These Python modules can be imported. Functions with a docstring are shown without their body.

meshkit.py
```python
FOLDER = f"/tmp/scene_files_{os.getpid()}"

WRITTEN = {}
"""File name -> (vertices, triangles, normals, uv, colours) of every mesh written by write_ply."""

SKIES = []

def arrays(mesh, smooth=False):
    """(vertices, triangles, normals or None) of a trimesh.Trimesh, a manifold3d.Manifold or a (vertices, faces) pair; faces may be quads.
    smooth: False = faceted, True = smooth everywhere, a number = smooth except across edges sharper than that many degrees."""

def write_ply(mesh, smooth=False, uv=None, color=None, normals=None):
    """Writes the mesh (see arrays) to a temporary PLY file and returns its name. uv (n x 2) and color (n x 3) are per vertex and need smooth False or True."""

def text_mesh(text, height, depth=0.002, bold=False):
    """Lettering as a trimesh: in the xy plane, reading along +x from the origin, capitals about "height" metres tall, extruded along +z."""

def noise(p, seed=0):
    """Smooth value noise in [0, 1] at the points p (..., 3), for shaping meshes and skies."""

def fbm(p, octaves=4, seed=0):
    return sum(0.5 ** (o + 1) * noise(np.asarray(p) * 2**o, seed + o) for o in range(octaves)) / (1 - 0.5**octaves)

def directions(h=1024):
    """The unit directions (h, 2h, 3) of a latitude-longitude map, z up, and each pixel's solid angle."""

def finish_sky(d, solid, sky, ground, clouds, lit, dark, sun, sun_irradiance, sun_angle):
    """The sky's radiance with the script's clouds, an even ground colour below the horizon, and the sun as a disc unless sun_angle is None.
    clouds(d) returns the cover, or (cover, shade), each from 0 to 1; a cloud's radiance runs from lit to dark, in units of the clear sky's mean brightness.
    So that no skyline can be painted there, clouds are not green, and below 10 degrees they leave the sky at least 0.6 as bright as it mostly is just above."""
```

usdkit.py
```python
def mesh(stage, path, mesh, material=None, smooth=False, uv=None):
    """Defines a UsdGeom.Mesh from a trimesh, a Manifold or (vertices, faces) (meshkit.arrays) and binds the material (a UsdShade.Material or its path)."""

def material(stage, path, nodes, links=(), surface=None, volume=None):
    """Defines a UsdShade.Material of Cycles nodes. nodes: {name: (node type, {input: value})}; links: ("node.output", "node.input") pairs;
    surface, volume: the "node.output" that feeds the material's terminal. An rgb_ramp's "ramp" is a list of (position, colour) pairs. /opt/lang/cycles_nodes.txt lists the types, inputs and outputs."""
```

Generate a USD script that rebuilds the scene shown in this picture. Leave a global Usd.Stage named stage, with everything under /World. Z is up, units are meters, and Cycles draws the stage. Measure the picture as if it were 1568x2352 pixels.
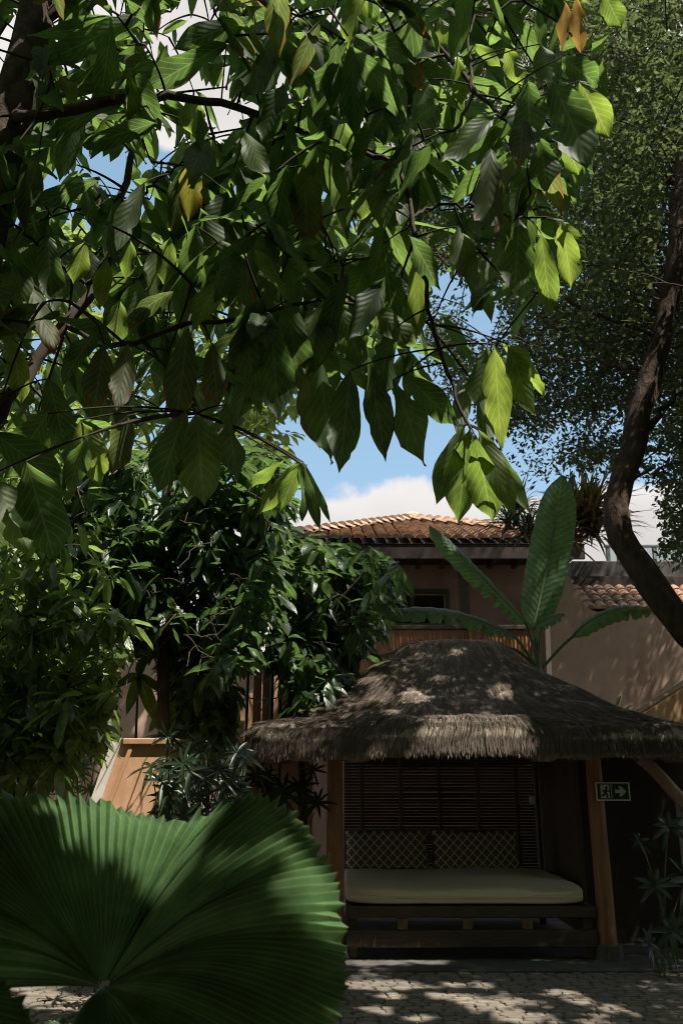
import math, numpy as np, trimesh, usdkit, meshkit
from pxr import Usd, UsdGeom, UsdLux, UsdShade, Gf, Sdf, Vt

stage = Usd.Stage.CreateInMemory()
UsdGeom.SetStageUpAxis(stage, UsdGeom.Tokens.z)
UsdGeom.SetStageMetersPerUnit(stage, 1.0)
stage.SetDefaultPrim(UsdGeom.Xform.Define(stage, '/World').GetPrim())
UsdGeom.Scope.Define(stage, '/World/Looks')
rng = np.random.default_rng(7)

# ------------------------------------------------------------------ camera, sky, sun
F, PITCH, EYE = 2000.0, math.atan(0.3057), 1.55
CP, SP = math.cos(PITCH), math.sin(PITCH)
cam = UsdGeom.Camera.Define(stage, '/World/camera')
cam.CreateFocalLengthAttr(24.0)
cam.CreateHorizontalApertureAttr(24.0 * 1568 / F)
cam.CreateVerticalApertureAttr(24.0 * 2352 / F)
cam.CreateClippingRangeAttr(Gf.Vec2f(0.05, 500))
cam.CreateFStopAttr(5.6)
cam.CreateFocusDistanceAttr(4.2)
cam.CreateExposureAttr(1.18)
cam.AddTranslateOp().Set(Gf.Vec3d(0, 0, EYE))
cam.AddRotateXOp().Set(90 + math.degrees(PITCH))

SUN = np.array([0.38, -0.28, 0.88]); SUN /= np.linalg.norm(SUN)
SUN_EL, SUN_ROT = math.asin(SUN[2]), math.atan2(SUN[0], SUN[1])
dome = UsdLux.DomeLight.Define(stage, '/World/sky')
dome.GetPrim().SetCustomDataByKey('kind', 'structure')
dome.GetPrim().SetCustomDataByKey('label', 'blue daytime sky with white cumulus clouds low above the roof')
sky = usdkit.material(stage, '/World/Looks/sky_clouds', {
    'sky': ('sky_texture', {'sky_type': 'single_scattering', 'sun_disc': False, 'sun_elevation': SUN_EL, 'sun_rotation': SUN_ROT,
                            'air_density': 1.0, 'aerosol_density': 1.4, 'ozone_density': .7}),
    'tc': ('texture_coordinate', {}), 'sep': ('separate_xyz', {}),
    'n': ('noise_texture', {'scale': 4.5, 'detail': 7.0, 'roughness': 0.52}),
    'band': ('rgb_ramp', {'ramp': [(0.0, (.75,)*3), (.275, (.66,)*3), (.31, (.42,)*3), (.36, (.26,)*3), (.60, (.33,)*3), (.66, (.62,)*3), (.78, (.60,)*3), (.86, (.42,)*3), (1.0, (.40,)*3)]}),
    'add': ('math', {'math_type': 'add'}),
    'cov': ('map_range', {'range_type': 'smoothstep', 'from_min': .955, 'from_max': 1.02, 'to_min': 0.0, 'to_max': 1.0}),
    'shade': ('map_range', {'from_min': .9, 'from_max': 1.35, 'to_min': 1.0, 'to_max': .72, 'clamp': True}),
    'cl': ('mix_color', {'fac': 1.0, 'blend_type': 'multiply', 'a': (3.75, 3.6, 3.5), 'use_clamp': False}),
    'mix': ('mix_color', {'use_clamp': False}), 'veil': ('mix_color', {'fac': .50, 'b': (1.25, 2.1, 2.5), 'use_clamp': False}),
    'bg': ('background_shader', {'strength': 0.115})},
    [('tc.generated', 'sep.vector'), ('tc.generated', 'n.vector'), ('sep.z', 'band.fac'), ('n.fac', 'add.value1'), ('band.color', 'add.value2'),
     ('add.value', 'cov.value'), ('add.value', 'shade.value'), ('shade.result', 'cl.b'), ('cov.result', 'mix.fac'), ('sky.color', 'veil.a'), ('veil.result', 'mix.a'), ('cl.result', 'mix.b'),
     ('mix.result', 'bg.color')], surface='bg.background')
UsdShade.MaterialBindingAPI.Apply(dome.GetPrim()).Bind(sky)
sun = UsdLux.DistantLight.Define(stage, '/World/sun')
sun.CreateIntensityAttr(1.0); sun.CreateAngleAttr(0.53); sun.CreateColorAttr(Gf.Vec3f(1.0, 0.94, 0.84))
sun.GetPrim().CreateAttribute('inputs:normalize', Sdf.ValueTypeNames.Bool).Set(True)
_q = Gf.Rotation(Gf.Vec3d(0, 0, 1), Gf.Vec3d(*SUN.tolist())).GetQuat()
sun.AddOrientOp(UsdGeom.XformOp.PrecisionDouble).Set(Gf.Quatd(_q.GetReal(), *_q.GetImaginary()))

# ------------------------------------------------------------------ helpers
def ray(x, y):
    yu = (1176 - np.asarray(y, float)) / F
    return np.stack([(np.asarray(x, float) - 784) / F, CP - yu * SP, SP + yu * CP], -1)

def at(x, y, Y):
    """World point seen at photo pixel (1568-wide) x, y at the distance Y along the ground."""
    d = ray(x, y)
    return np.array([0, 0, EYE]) + d * (np.asarray(Y, float) / d[..., 1])[..., None]

def px(p):
    q = np.asarray(p, float) - [0, 0, EYE]
    dep = q[..., 1] * CP + q[..., 2] * SP
    return 784 + F * q[..., 0] / dep, 1176 - F * (-q[..., 1] * SP + q[..., 2] * CP) / dep

USED = {}
def numbered(path):
    n = USED.get(path, 0); USED[path] = n + 1
    return path if n == 0 else f'{path}_{n:03d}'

def tag(o, label=None, cat=None, group=None, kind=None):
    p = o.GetPrim() if hasattr(o, 'GetPrim') else o
    for k, v in (('label', label), ('category', cat), ('group', group), ('kind', kind)):
        if v: p.SetCustomDataByKey(k, v)
    return o

def thing(name, label, cat, group=None, loc=(0, 0, 0), rz=0):
    x = UsdGeom.Xform.Define(stage, numbered('/World/' + name))
    x.AddTranslateOp().Set(Gf.Vec3d(*map(float, loc)))
    if rz: x.AddRotateZOp().Set(float(rz))
    return tag(x, label, cat, group)

def obj(name, mesh, mat, parent=None, smooth=False, uv=None, **kw):
    base = str(parent.GetPath()) if parent is not None else '/World'
    m = usdkit.mesh(stage, numbered(base + '/' + name), mesh, mat, smooth=smooth, uv=uv)
    return tag(m, **kw)

def copy_of(src, name, loc, rz=0, label=None, cat=None, group=None):
    x = thing(name, label, cat, group, loc, rz)
    x.GetPrim().GetReferences().AddInternalReference(src.GetPath())
    x.GetPrim().SetInstanceable(True)
    return x

def unit(v): return v / np.maximum(np.linalg.norm(v, axis=-1, keepdims=True), 1e-9)

class MB:
    def __init__(s): s.v, s.f, s.u, s.n = [], [], [], 0
    def add(s, v, f, u=None):
        v = np.asarray(v, float).reshape(-1, 3); s.v.append(v); s.f.append(np.asarray(f, int) + s.n); s.n += len(v)
        s.u.append(np.zeros((len(v), 2)) if u is None else np.asarray(u, float).reshape(-1, 2))
    def tm(s, m): s.add(m.vertices, m.faces)
    def get(s): return np.vstack(s.v), np.vstack(s.f)
    def uv(s): return np.vstack(s.u)

def box(x0, y0, z0, x1, y1, z1, ch=0.006):
    """A box with chamfered edges."""
    ch = min(ch, (x1-x0)*.3, (y1-y0)*.3, (z1-z0)*.3)
    P = []
    for sx in (0, 1):
        for sy in (0, 1):
            for sz in (0, 1):
                c = np.array([(x0, x1)[sx], (y0, y1)[sy], (z0, z1)[sz]], float); s = 1 - 2 * np.array([sx, sy, sz])
                for k in range(3):
                    q = c + s * ch; q[k] = c[k]; P.append(q)
    return trimesh.convex.convex_hull(np.array(P))

def tube(pts, rad, sides=8, wob=0.0, cap=True):
    """A tapered tube along pts."""
    pts = np.asarray(pts, float); n = len(pts); rad = np.broadcast_to(np.asarray(rad, float), (n,))
    t = unit(np.gradient(pts, axis=0)); a = np.zeros_like(t)
    q = np.cross(t[0], [0, 0, 1.0] if abs(t[0][2]) < .9 else [1.0, 0, 0])
    for k_ in range(n):
        q = q - t[k_] * (q @ t[k_]); q = q / max(np.linalg.norm(q), 1e-9); a[k_] = q
    b = np.cross(t, a)
    th = np.arange(sides) / sides * 2 * np.pi
    r = rad[:, None] * (1 + (wob * (meshkit.noise(np.stack(np.meshgrid(np.arange(n) * .7, np.arange(sides) * 1.3, [rad[0] * 91], indexing='ij'), -1)[:, :, 0]) - .5) if wob else 0))
    v = pts[:, None] + r[..., None] * (np.cos(th)[None, :, None] * a[:, None] + np.sin(th)[None, :, None] * b[:, None])
    i, j = np.meshgrid(np.arange(n - 1), np.arange(sides), indexing='ij'); j2 = (j + 1) % sides
    A, B, C, D = i * sides + j, i * sides + j2, (i + 1) * sides + j2, (i + 1) * sides + j
    f = np.vstack([np.stack([A, B, C], -1).reshape(-1, 3), np.stack([A, C, D], -1).reshape(-1, 3)])
    v = v.reshape(-1, 3)
    if cap:
        v = np.vstack([v, pts[0], pts[-1]]); k = np.arange(sides); k2 = (k + 1) % sides
        f = np.vstack([f, np.stack([k2, k, np.full(sides, n * sides)], -1), np.stack([(n-1)*sides + k, (n-1)*sides + k2, np.full(sides, n * sides + 1)], -1)])
    return v, f[:, ::-1]

def smooth_path(pts, n=24):
    from scipy.interpolate import CubicSpline
    pts = np.asarray(pts, float); s = np.r_[0, np.cumsum(np.linalg.norm(np.diff(pts, axis=0), axis=1))]
    return CubicSpline(s, pts)(np.linspace(0, s[-1], n))

def prism(poly, y0, y1, hole=None):
    """A polygon in the xz plane given thickness from y0 to y1."""
    from shapely.geometry import Polygon
    g = Polygon(poly, hole or [])
    m = trimesh.creation.extrude_polygon(g, abs(y1 - y0), engine='earcut')
    v = m.vertices.copy(); m.vertices = np.stack([v[:, 0], min(y0, y1) + v[:, 2], v[:, 1]], -1)
    m.fix_normals(); return m

LS = np.array([0, .03, .12, .25, .42, .58, .72, .83, .90, .95, 1.0])
SHAPES = {'cacao': [.02, .12, .45, .74, .95, 1.0, .92, .66, .36, .14, 0.0],
          'oval':  [.02, .16, .55, .85, 1.0, .98, .84, .60, .38, .20, 0.0],
          'strap': [.55, .62, .80, .95, 1.0, .95, .82, .62, .42, .24, 0.0],
          'banana': [.10, .40, .80, .95, 1.0, 1.0, .97, .86, .66, .42, .05],
          'leaflet': [.05, .2, .5, .8, 1.0, .9, .7, .5, .3, .15, 0.0],
          'lance': [.05, .3, .7, .95, 1.0, .92, .75, .50, .32, .17, 0.0]}

def leaves(base, axis, nrm, L, W, droop=.3, fold=.25, wave=.0, nu=4, nv=8, shape='cacao', curl=0.0, tear=0.0, seed=0, ragged=0.0):
    """N curved leaf blades; returns vertices (N, k, 3), uv (N, k, 2) and the triangles of one leaf."""
    N = len(base); r = np.random.default_rng(seed)
    L, W, droop, fold, curl = (np.broadcast_to(np.asarray(q, float), (N,)) for q in (L, W, droop, fold, curl))
    s = np.linspace(0, 1, nv + 1); u = np.linspace(-1, 1, nu + 1)
    axis = unit(axis)
    sp = base[:, None] + L[:, None, None] * (axis[:, None] * s[None, :, None] + np.array([0, 0, -1.0]) * (droop[:, None] * s ** 2 * .6)[..., None])
    t = unit(np.gradient(sp, axis=1))
    side = unit(np.cross(t, nrm[:, None])); n2 = np.cross(side, t)
    w = np.interp(s, LS, SHAPES[shape])[None] * W[:, None] * .5
    uu = u[None, None]
    wid = np.repeat(w[..., None], nu + 1, 2)
    if tear:
        wid = wid * (1 - tear * r.random((N, nv + 1, nu + 1)) * (np.abs(uu) > .9))
    if ragged:
        bite = 1 - ragged * (r.random((N, nv + 1, 2)) < .22) * r.random((N, nv + 1, 2))
        wid = wid * np.where(u < -.9, bite[:, :, :1], np.where(u > .9, bite[:, :, 1:], 1.0))
        wid = wid * (1 + .10 * np.sin(s[None, :, None] * r.uniform(7, 14, (N, 1, 1)) + np.sign(uu) + r.random((N, 1, 1)) * 6) * np.abs(uu))
    ph = r.random((N, 1, 1)) * 6.28
    lift = np.abs(uu) * wid * fold[:, None, None] - curl[:, None, None] * wid * uu ** 2
    lift = lift + wave * W[:, None, None] * np.sin(ph + s[None, :, None] * 9 + 2 * np.sign(uu)) * uu ** 2
    v = sp[:, :, None] + side[:, :, None] * (uu * wid)[..., None] + n2[:, :, None] * lift[..., None]
    uv = np.stack(np.broadcast_arrays(uu * .5 + .5, s[None, :, None]), -1)
    uv = np.broadcast_to(uv, (N, nv + 1, nu + 1, 2))
    i, j = np.meshgrid(np.arange(nv), np.arange(nu), indexing='ij'); k = nu + 1
    A, B, C, D = i * k + j, i * k + j + 1, (i + 1) * k + j + 1, (i + 1) * k + j
    f = np.vstack([np.stack([A, B, C], -1).reshape(-1, 3), np.stack([A, C, D], -1).reshape(-1, 3)])
    return v.reshape(N, -1, 3), uv.reshape(N, -1, 2), f

def joined(v, uv, f):
    N, k = v.shape[:2]
    return v.reshape(-1, 3), (f[None] + (np.arange(N) * k)[:, None, None]).reshape(-1, 3), uv.reshape(-1, 2)

def stuff_leaves(name, v, uv, f, mat, parent, **kw):
    V, Fc, U = joined(v, uv, f)
    return obj(name, (V, Fc), mat, parent, smooth=True, uv=U, **kw)

# ------------------------------------------------------------------ materials
def leaf_mat(name, ramp, trans, vmix=.10, rough=.38, tmix=.42, veins=9.0, vein_bump=.25, edge=None, spec=.5, blotch=.35):
    nodes = {'oi': ('object_info', {}), 'ge': ('geometry', {}), 'ad': ('math', {'math_type': 'add'}), 'fr': ('math', {'math_type': 'fraction'}),
             'ramp': ('rgb_ramp', {'ramp': ramp}), 'uv': ('uvmap', {'attribute': 'st'}), 'sx': ('separate_xyz', {}),
             'u0': ('math', {'math_type': 'subtract', 'value2': .5}), 'ua': ('math', {'math_type': 'absolute'}),
             'v1': ('math', {'math_type': 'multiply', 'value2': veins * 6.283}), 'v2': ('math', {'math_type': 'multiply', 'value2': 30.0}),
             'v3': ('math', {'math_type': 'subtract'}), 'v4': ('math', {'math_type': 'multiply_add', 'value2': 3.2}), 'sn': ('math', {'math_type': 'sine'}),
             'vl': ('map_range', {'from_min': .80, 'from_max': 1.0, 'to_min': 0.0, 'to_max': 1.0, 'clamp': True}),
             'mr': ('map_range', {'from_min': .035, 'from_max': .012, 'to_min': 0.0, 'to_max': 1.0, 'clamp': True}),
             'mx': ('math', {'math_type': 'maximum'}), 'vs': ('math', {'math_type': 'multiply', 'value2': vmix}),
             'nz': ('noise_texture', {'scale': 14.0, 'detail': 3.0}),
             'nm': ('map_range', {'from_min': .3, 'from_max': .75, 'to_min': 1 - blotch, 'to_max': 1 + blotch}),
             'tone': ('mix_color', {'fac': 1.0, 'blend_type': 'multiply', 'use_clamp': False}),
             'vein': ('mix_color', {'b': (ramp[-1][1][0] * 1.5 + .03, ramp[-1][1][1] * 1.5 + .02, ramp[-1][1][2] * 1.3 + .015)}),
             'bump': ('bump', {'strength': vein_bump, 'distance': .01}),
             'tr': ('translucent_bsdf', {}), 'tt': ('mix_color', {'fac': 1.0, 'blend_type': 'multiply', 'b': trans, 'use_clamp': False}),
             'tv': ('mix_color', {'fac': .35, 'b': (trans[0] * .4, trans[1] * .4, trans[2] * .4)}),
             'p': ('principled_bsdf', {'roughness': rough, 'specular_ior_level': spec}), 'm': ('mix_closure', {'fac': tmix})}
    links = [('oi.random', 'ad.value1'), ('ge.random_per_island', 'ad.value2'), ('ad.value', 'fr.value1'), ('fr.value', 'ramp.fac'),
             ('uv.UV', 'sx.vector'), ('sx.x', 'u0.value1'), ('u0.value', 'ua.value1'), ('sx.y', 'v1.value1'), ('ua.value', 'v2.value1'),
             ('v1.value', 'v3.value1'), ('v2.value', 'v3.value2'), ('nz.fac', 'v4.value1'), ('v3.value', 'v4.value3'), ('v4.value', 'sn.value1'), ('sn.value', 'vl.value'), ('ua.value', 'mr.value'),
             ('vl.result', 'mx.value1'), ('mr.result', 'mx.value2'), ('mx.value', 'vs.value1'),
             ('ge.position', 'nz.vector'), ('nz.fac', 'nm.value'), ('ramp.color', 'tone.a'), ('nm.result', 'tone.b'),
             ('tone.result', 'vein.a'), ('vs.value', 'vein.fac'), ('sn.value', 'bump.height'), ('bump.normal', 'p.normal')]
    col = 'vein.result'
    tcol = 'tone.result'
    if edge:
        nodes.update({'e1': ('map_range', {'from_min': .30, 'from_max': .5, 'to_min': 0.0, 'to_max': .55, 'clamp': True}), 'e2': ('map_range', {'from_min': .45, 'from_max': 1.0, 'to_min': 0.0, 'to_max': .75, 'clamp': True}),
                      'e3': ('math', {'math_type': 'add'}), 'en': ('noise_texture', {'scale': 30.0, 'detail': 4.0}), 'e4': ('math', {'math_type': 'add'}),
                      'e5': ('map_range', {'from_min': 1.12, 'from_max': 1.22, 'to_min': 0.0, 'to_max': 1.0, 'clamp': True}),
                      'em': ('mix_color', {'b': edge}), 'em2': ('mix_color', {'b': edge})})
        links += [('ua.value', 'e1.value'), ('sx.y', 'e2.value'), ('e1.result', 'e3.value1'), ('e2.result', 'e3.value2'), ('ge.position', 'en.vector'),
                  ('e3.value', 'e4.value1'), ('en.fac', 'e4.value2'), ('e4.value', 'e5.value'), ('e5.result', 'em.fac'), (col, 'em.a'), ('e5.result', 'em2.fac'), (tcol, 'em2.a')]
        col, tcol = 'em.result', 'em2.result'
    links += [(col, 'p.base_color'), (tcol, 'tt.a'), ('tt.result', 'tv.a'), ('vs.value', 'tv.fac'), ('tv.result', 'tr.color'), ('p.BSDF', 'm.closure1'), ('tr.BSDF', 'm.closure2')]
    return usdkit.material(stage, '/World/Looks/' + name, nodes, links, surface='m.closure')

def solid_mat(name, c1, c2, scale=6.0, rough=.75, bump=.3, stretch=(1, 1, 1), detail=5.0, dist=.01, spec=.3, dirt=None):
    nodes = {'g': ('geometry', {}), 'oi': ('object_info', {}), 'mp': ('mapping', {'scale': stretch}), 'n': ('noise_texture', {'scale': scale, 'detail': detail, 'roughness': .62}),
             'r': ('rgb_ramp', {'ramp': [(.3, c1), (.7, c2)]}), 'b': ('bump', {'strength': bump, 'distance': dist}),
             'va': ('map_range', {'from_min': 0.0, 'from_max': 1.0, 'to_min': .78, 'to_max': 1.22}), 'mu': ('mix_color', {'fac': 1.0, 'blend_type': 'multiply', 'use_clamp': False}),
             'p': ('principled_bsdf', {'roughness': rough, 'specular_ior_level': spec})}
    links = [('g.position', 'mp.vector'), ('mp.vector', 'n.vector'), ('n.fac', 'r.fac'), ('r.color', 'mu.a'), ('oi.random', 'va.value'), ('va.result', 'mu.b'), ('n.fac', 'b.height'), ('b.normal', 'p.normal')]
    col = 'mu.result'
    if dirt:
        nodes.update({'dp': ('mapping', {'scale': (1.7, 1.7, .55)}), 'dn': ('noise_texture', {'scale': 1.3, 'detail': 6.0, 'roughness': .65}), 'dm': ('map_range', {'from_min': .48, 'from_max': .70, 'to_min': 0.0, 'to_max': .8, 'clamp': True}), 'dx': ('mix_color', {'b': dirt})})
        links += [('g.position', 'dp.vector'), ('dp.vector', 'dn.vector'), ('dn.fac', 'dm.value'), ('dm.result', 'dx.fac'), (col, 'dx.a')]; col = 'dx.result'
    links.append((col, 'p.base_color'))
    return usdkit.material(stage, '/World/Looks/' + name, nodes, links, surface='p.BSDF')

G = lambda *c: c
LEAF = leaf_mat('big_leaf', [(0, (.024, .043, .015)), (.5, (.032, .060, .019)), (.85, (.044, .076, .022)), (1, (.062, .086, .026))], (4.7, 4.7, 2.8), rough=.52, vein_bump=.10, spec=.3, tmix=.5)
LEAF_EDGE = leaf_mat('browning_leaf', [(0, (.030, .048, .018)), (1, (.054, .068, .022))], (4.7, 4.4, 2.8), rough=.55, vein_bump=.12, edge=(.085, .036, .016), spec=.28, tmix=.48)
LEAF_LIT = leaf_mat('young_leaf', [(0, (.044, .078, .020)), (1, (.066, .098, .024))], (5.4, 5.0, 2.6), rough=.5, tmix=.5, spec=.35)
LEAF_YEL = leaf_mat('yellow_leaf', [(0, (.13, .14, .032)), (1, (.15, .135, .03))], (3.6, 3.2, 1.8), tmix=.5, rough=.5, edge=(.10, .038, .014))
LEAF_ORG = leaf_mat('orange_leaf', [(0, (.20, .13, .040)), (1, (.18, .115, .036))], (2.6, 2.3, 1.6), tmix=.5, rough=.5)
LEAF_MID = leaf_mat('mid_leaf', [(0, (.028, .054, .018)), (.6, (.050, .088, .028)), (1, (.085, .120, .040))], (4.2, 4.2, 2.5), rough=.34, veins=7.0, vein_bump=.12, spec=.6)
LEAF_FAR = leaf_mat('far_leaf', [(0, (.050, .084, .024)), (1, (.085, .115, .034))], (5.0, 4.4, 2.4), rough=.45, tmix=.5, veins=7.0, vein_bump=.1, spec=.4)
LEAF_FINE = leaf_mat('small_leaf', [(0, (.028, .044, .020)), (.7, (.036, .055, .025)), (1, (.052, .070, .034))], (3.6, 3.2, 2.0), rough=.5, veins=2.0, vein_bump=0.0, spec=.3)
LEAF_PALM = leaf_mat('palm_leaf', [(0, (.070, .138, .054)), (1, (.078, .150, .058))], (3.0, 2.8, 1.9), vmix=.45, rough=.42, tmix=.28, veins=.0, vein_bump=0.0, spec=.45, blotch=.35)
LEAF_BAN = leaf_mat('banana_leaf', [(0, (.028, .060, .024)), (1, (.038, .076, .026))], (5.0, 4.6, 2.4), rough=.42, tmix=.4, veins=26.0, vein_bump=.2, blotch=.25)
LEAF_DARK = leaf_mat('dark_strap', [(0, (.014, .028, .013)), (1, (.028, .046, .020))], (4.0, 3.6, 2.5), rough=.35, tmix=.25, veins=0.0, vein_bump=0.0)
LEAF_SPIKE = leaf_mat('spiky_strap', [(0, (.040, .046, .016)), (.5, (.085, .060, .022)), (1, (.13, .085, .032))], (3.0, 2.5, 1.5), rough=.4, tmix=.3, veins=0.0, vein_bump=0.0)
BARK = solid_mat('bark', (.035, .026, .020), (.14, .105, .085), 18, .95, 1.0, (1, 1, .5), dist=.03, detail=8, spec=.1)
BARK_DARK = solid_mat('dark_bark', (.028, .020, .015), (.075, .055, .040), 14, .9, .7, (1, 1, .4), dist=.015)
BARK_RED = solid_mat('reddish_bark', (.040, .028, .021), (.125, .088, .064), 16, .95, 1.0, (1, 1, .4), dist=.05, detail=8, spec=.1)
TWIG = solid_mat('twig', (.030, .022, .014), (.070, .050, .030), 20, .85, .3)
STEM_G = solid_mat('green_stem', (.05, .085, .03), (.10, .13, .05), 12, .5, .2, (1, 1, .2))
THATCH = solid_mat('thatch', (.105, .082, .064), (.38, .31, .245), 26, .95, .9, (1, 1, .22), detail=7, dist=.03, spec=.1, dirt=(.095, .082, .060))
STRAW = usdkit.material(stage, '/World/Looks/straw', {'g': ('geometry', {}), 'r': ('rgb_ramp', {'ramp': [(0, (.115, .090, .070)), (.6, (.24, .190, .148)), (1, (.48, .40, .32))]}), 'p': ('principled_bsdf', {'roughness': .85, 'specular_ior_level': .2})},
                        [('g.random_per_island', 'r.fac'), ('r.color', 'p.base_color')], surface='p.BSDF')
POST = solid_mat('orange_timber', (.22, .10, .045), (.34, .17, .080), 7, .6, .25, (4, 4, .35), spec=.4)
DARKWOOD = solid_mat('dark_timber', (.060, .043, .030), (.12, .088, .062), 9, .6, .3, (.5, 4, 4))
REED = solid_mat('reed', (.075, .054, .032), (.15, .110, .066), 12, .6, .3, (.4, 3, 3))
REED_V = solid_mat('upright_reed', (.10, .066, .045), (.20, .135, .090), 12, .6, .3, (3, 3, .4))
SLAT_R = solid_mat('red_slat', (.26, .10, .045), (.42, .19, .085), 8, .6, .25, (3, 3, .3))
CLOTH = solid_mat('cream_cloth', (.84, .69, .52), (.88, .75, .59), 3, .92, .12, spec=.15)
STUCCO = solid_mat('peach_stucco', (.40, .275, .205), (.50, .355, .27), 3, .9, .35, dirt=(.25, .165, .115), spec=.15, detail=8)
STUCCO_O = solid_mat('orange_stucco', (.50, .29, .16), (.62, .38, .23), 5, .88, .35, spec=.15, dirt=(.36, .18, .09), detail=8)
STUCCO_P = solid_mat('pale_stucco', (.62, .55, .48), (.74, .68, .60), 6, .85, .2, spec=.2)
TILE = solid_mat('clay_tile', (.26, .155, .100), (.48, .32, .22), 12, .85, .4, dirt=(.17, .12, .085))
TILE_P = solid_mat('pale_ridge_tile', (.36, .20, .13), (.58, .42, .32), 14, .85, .4)
FASCIA = solid_mat('dark_fascia', (.030, .020, .015), (.060, .042, .030), 8, .7, .2)
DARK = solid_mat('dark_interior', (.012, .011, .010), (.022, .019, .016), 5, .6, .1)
CONC = solid_mat('weathered_concrete', (.060, .055, .050), (.14, .13, .12), 5, .9, .4)
STONE = solid_mat('paving_stone', (.135, .115, .092), (.24, .205, .165), 9, .85, .5, dirt=(.14, .125, .095), spec=.25)
SOIL = solid_mat('soil_joint', (.075, .060, .045), (.14, .115, .088), 9, .95, .6)
WHITE = solid_mat('white_paint', (.72, .72, .70), (.80, .80, .78), 5, .5, .05)
SIGN_G = solid_mat('sign_green', (.012, .022, .014), (.018, .030, .018), 5, .45, .03)
SIGN_W = solid_mat('sign_white', (.55, .56, .50), (.62, .63, .56), 5, .5, .03)
METAL = solid_mat('grey_metal', (.20, .22, .23), (.34, .36, .37), 5, .4, .05)
GLASS = usdkit.material(stage, '/World/Looks/pane_glass', {'t': ('transparent_bsdf', {'color': (.80, .86, .86)}), 'g': ('glossy_bsdf', {'roughness': .05}), 'f': ('fresnel', {'IOR': 1.45}), 'm': ('mix_closure', {})},
                        [('f.fac', 'm.fac'), ('t.BSDF', 'm.closure1'), ('g.BSDF', 'm.closure2')], surface='m.closure')
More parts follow.
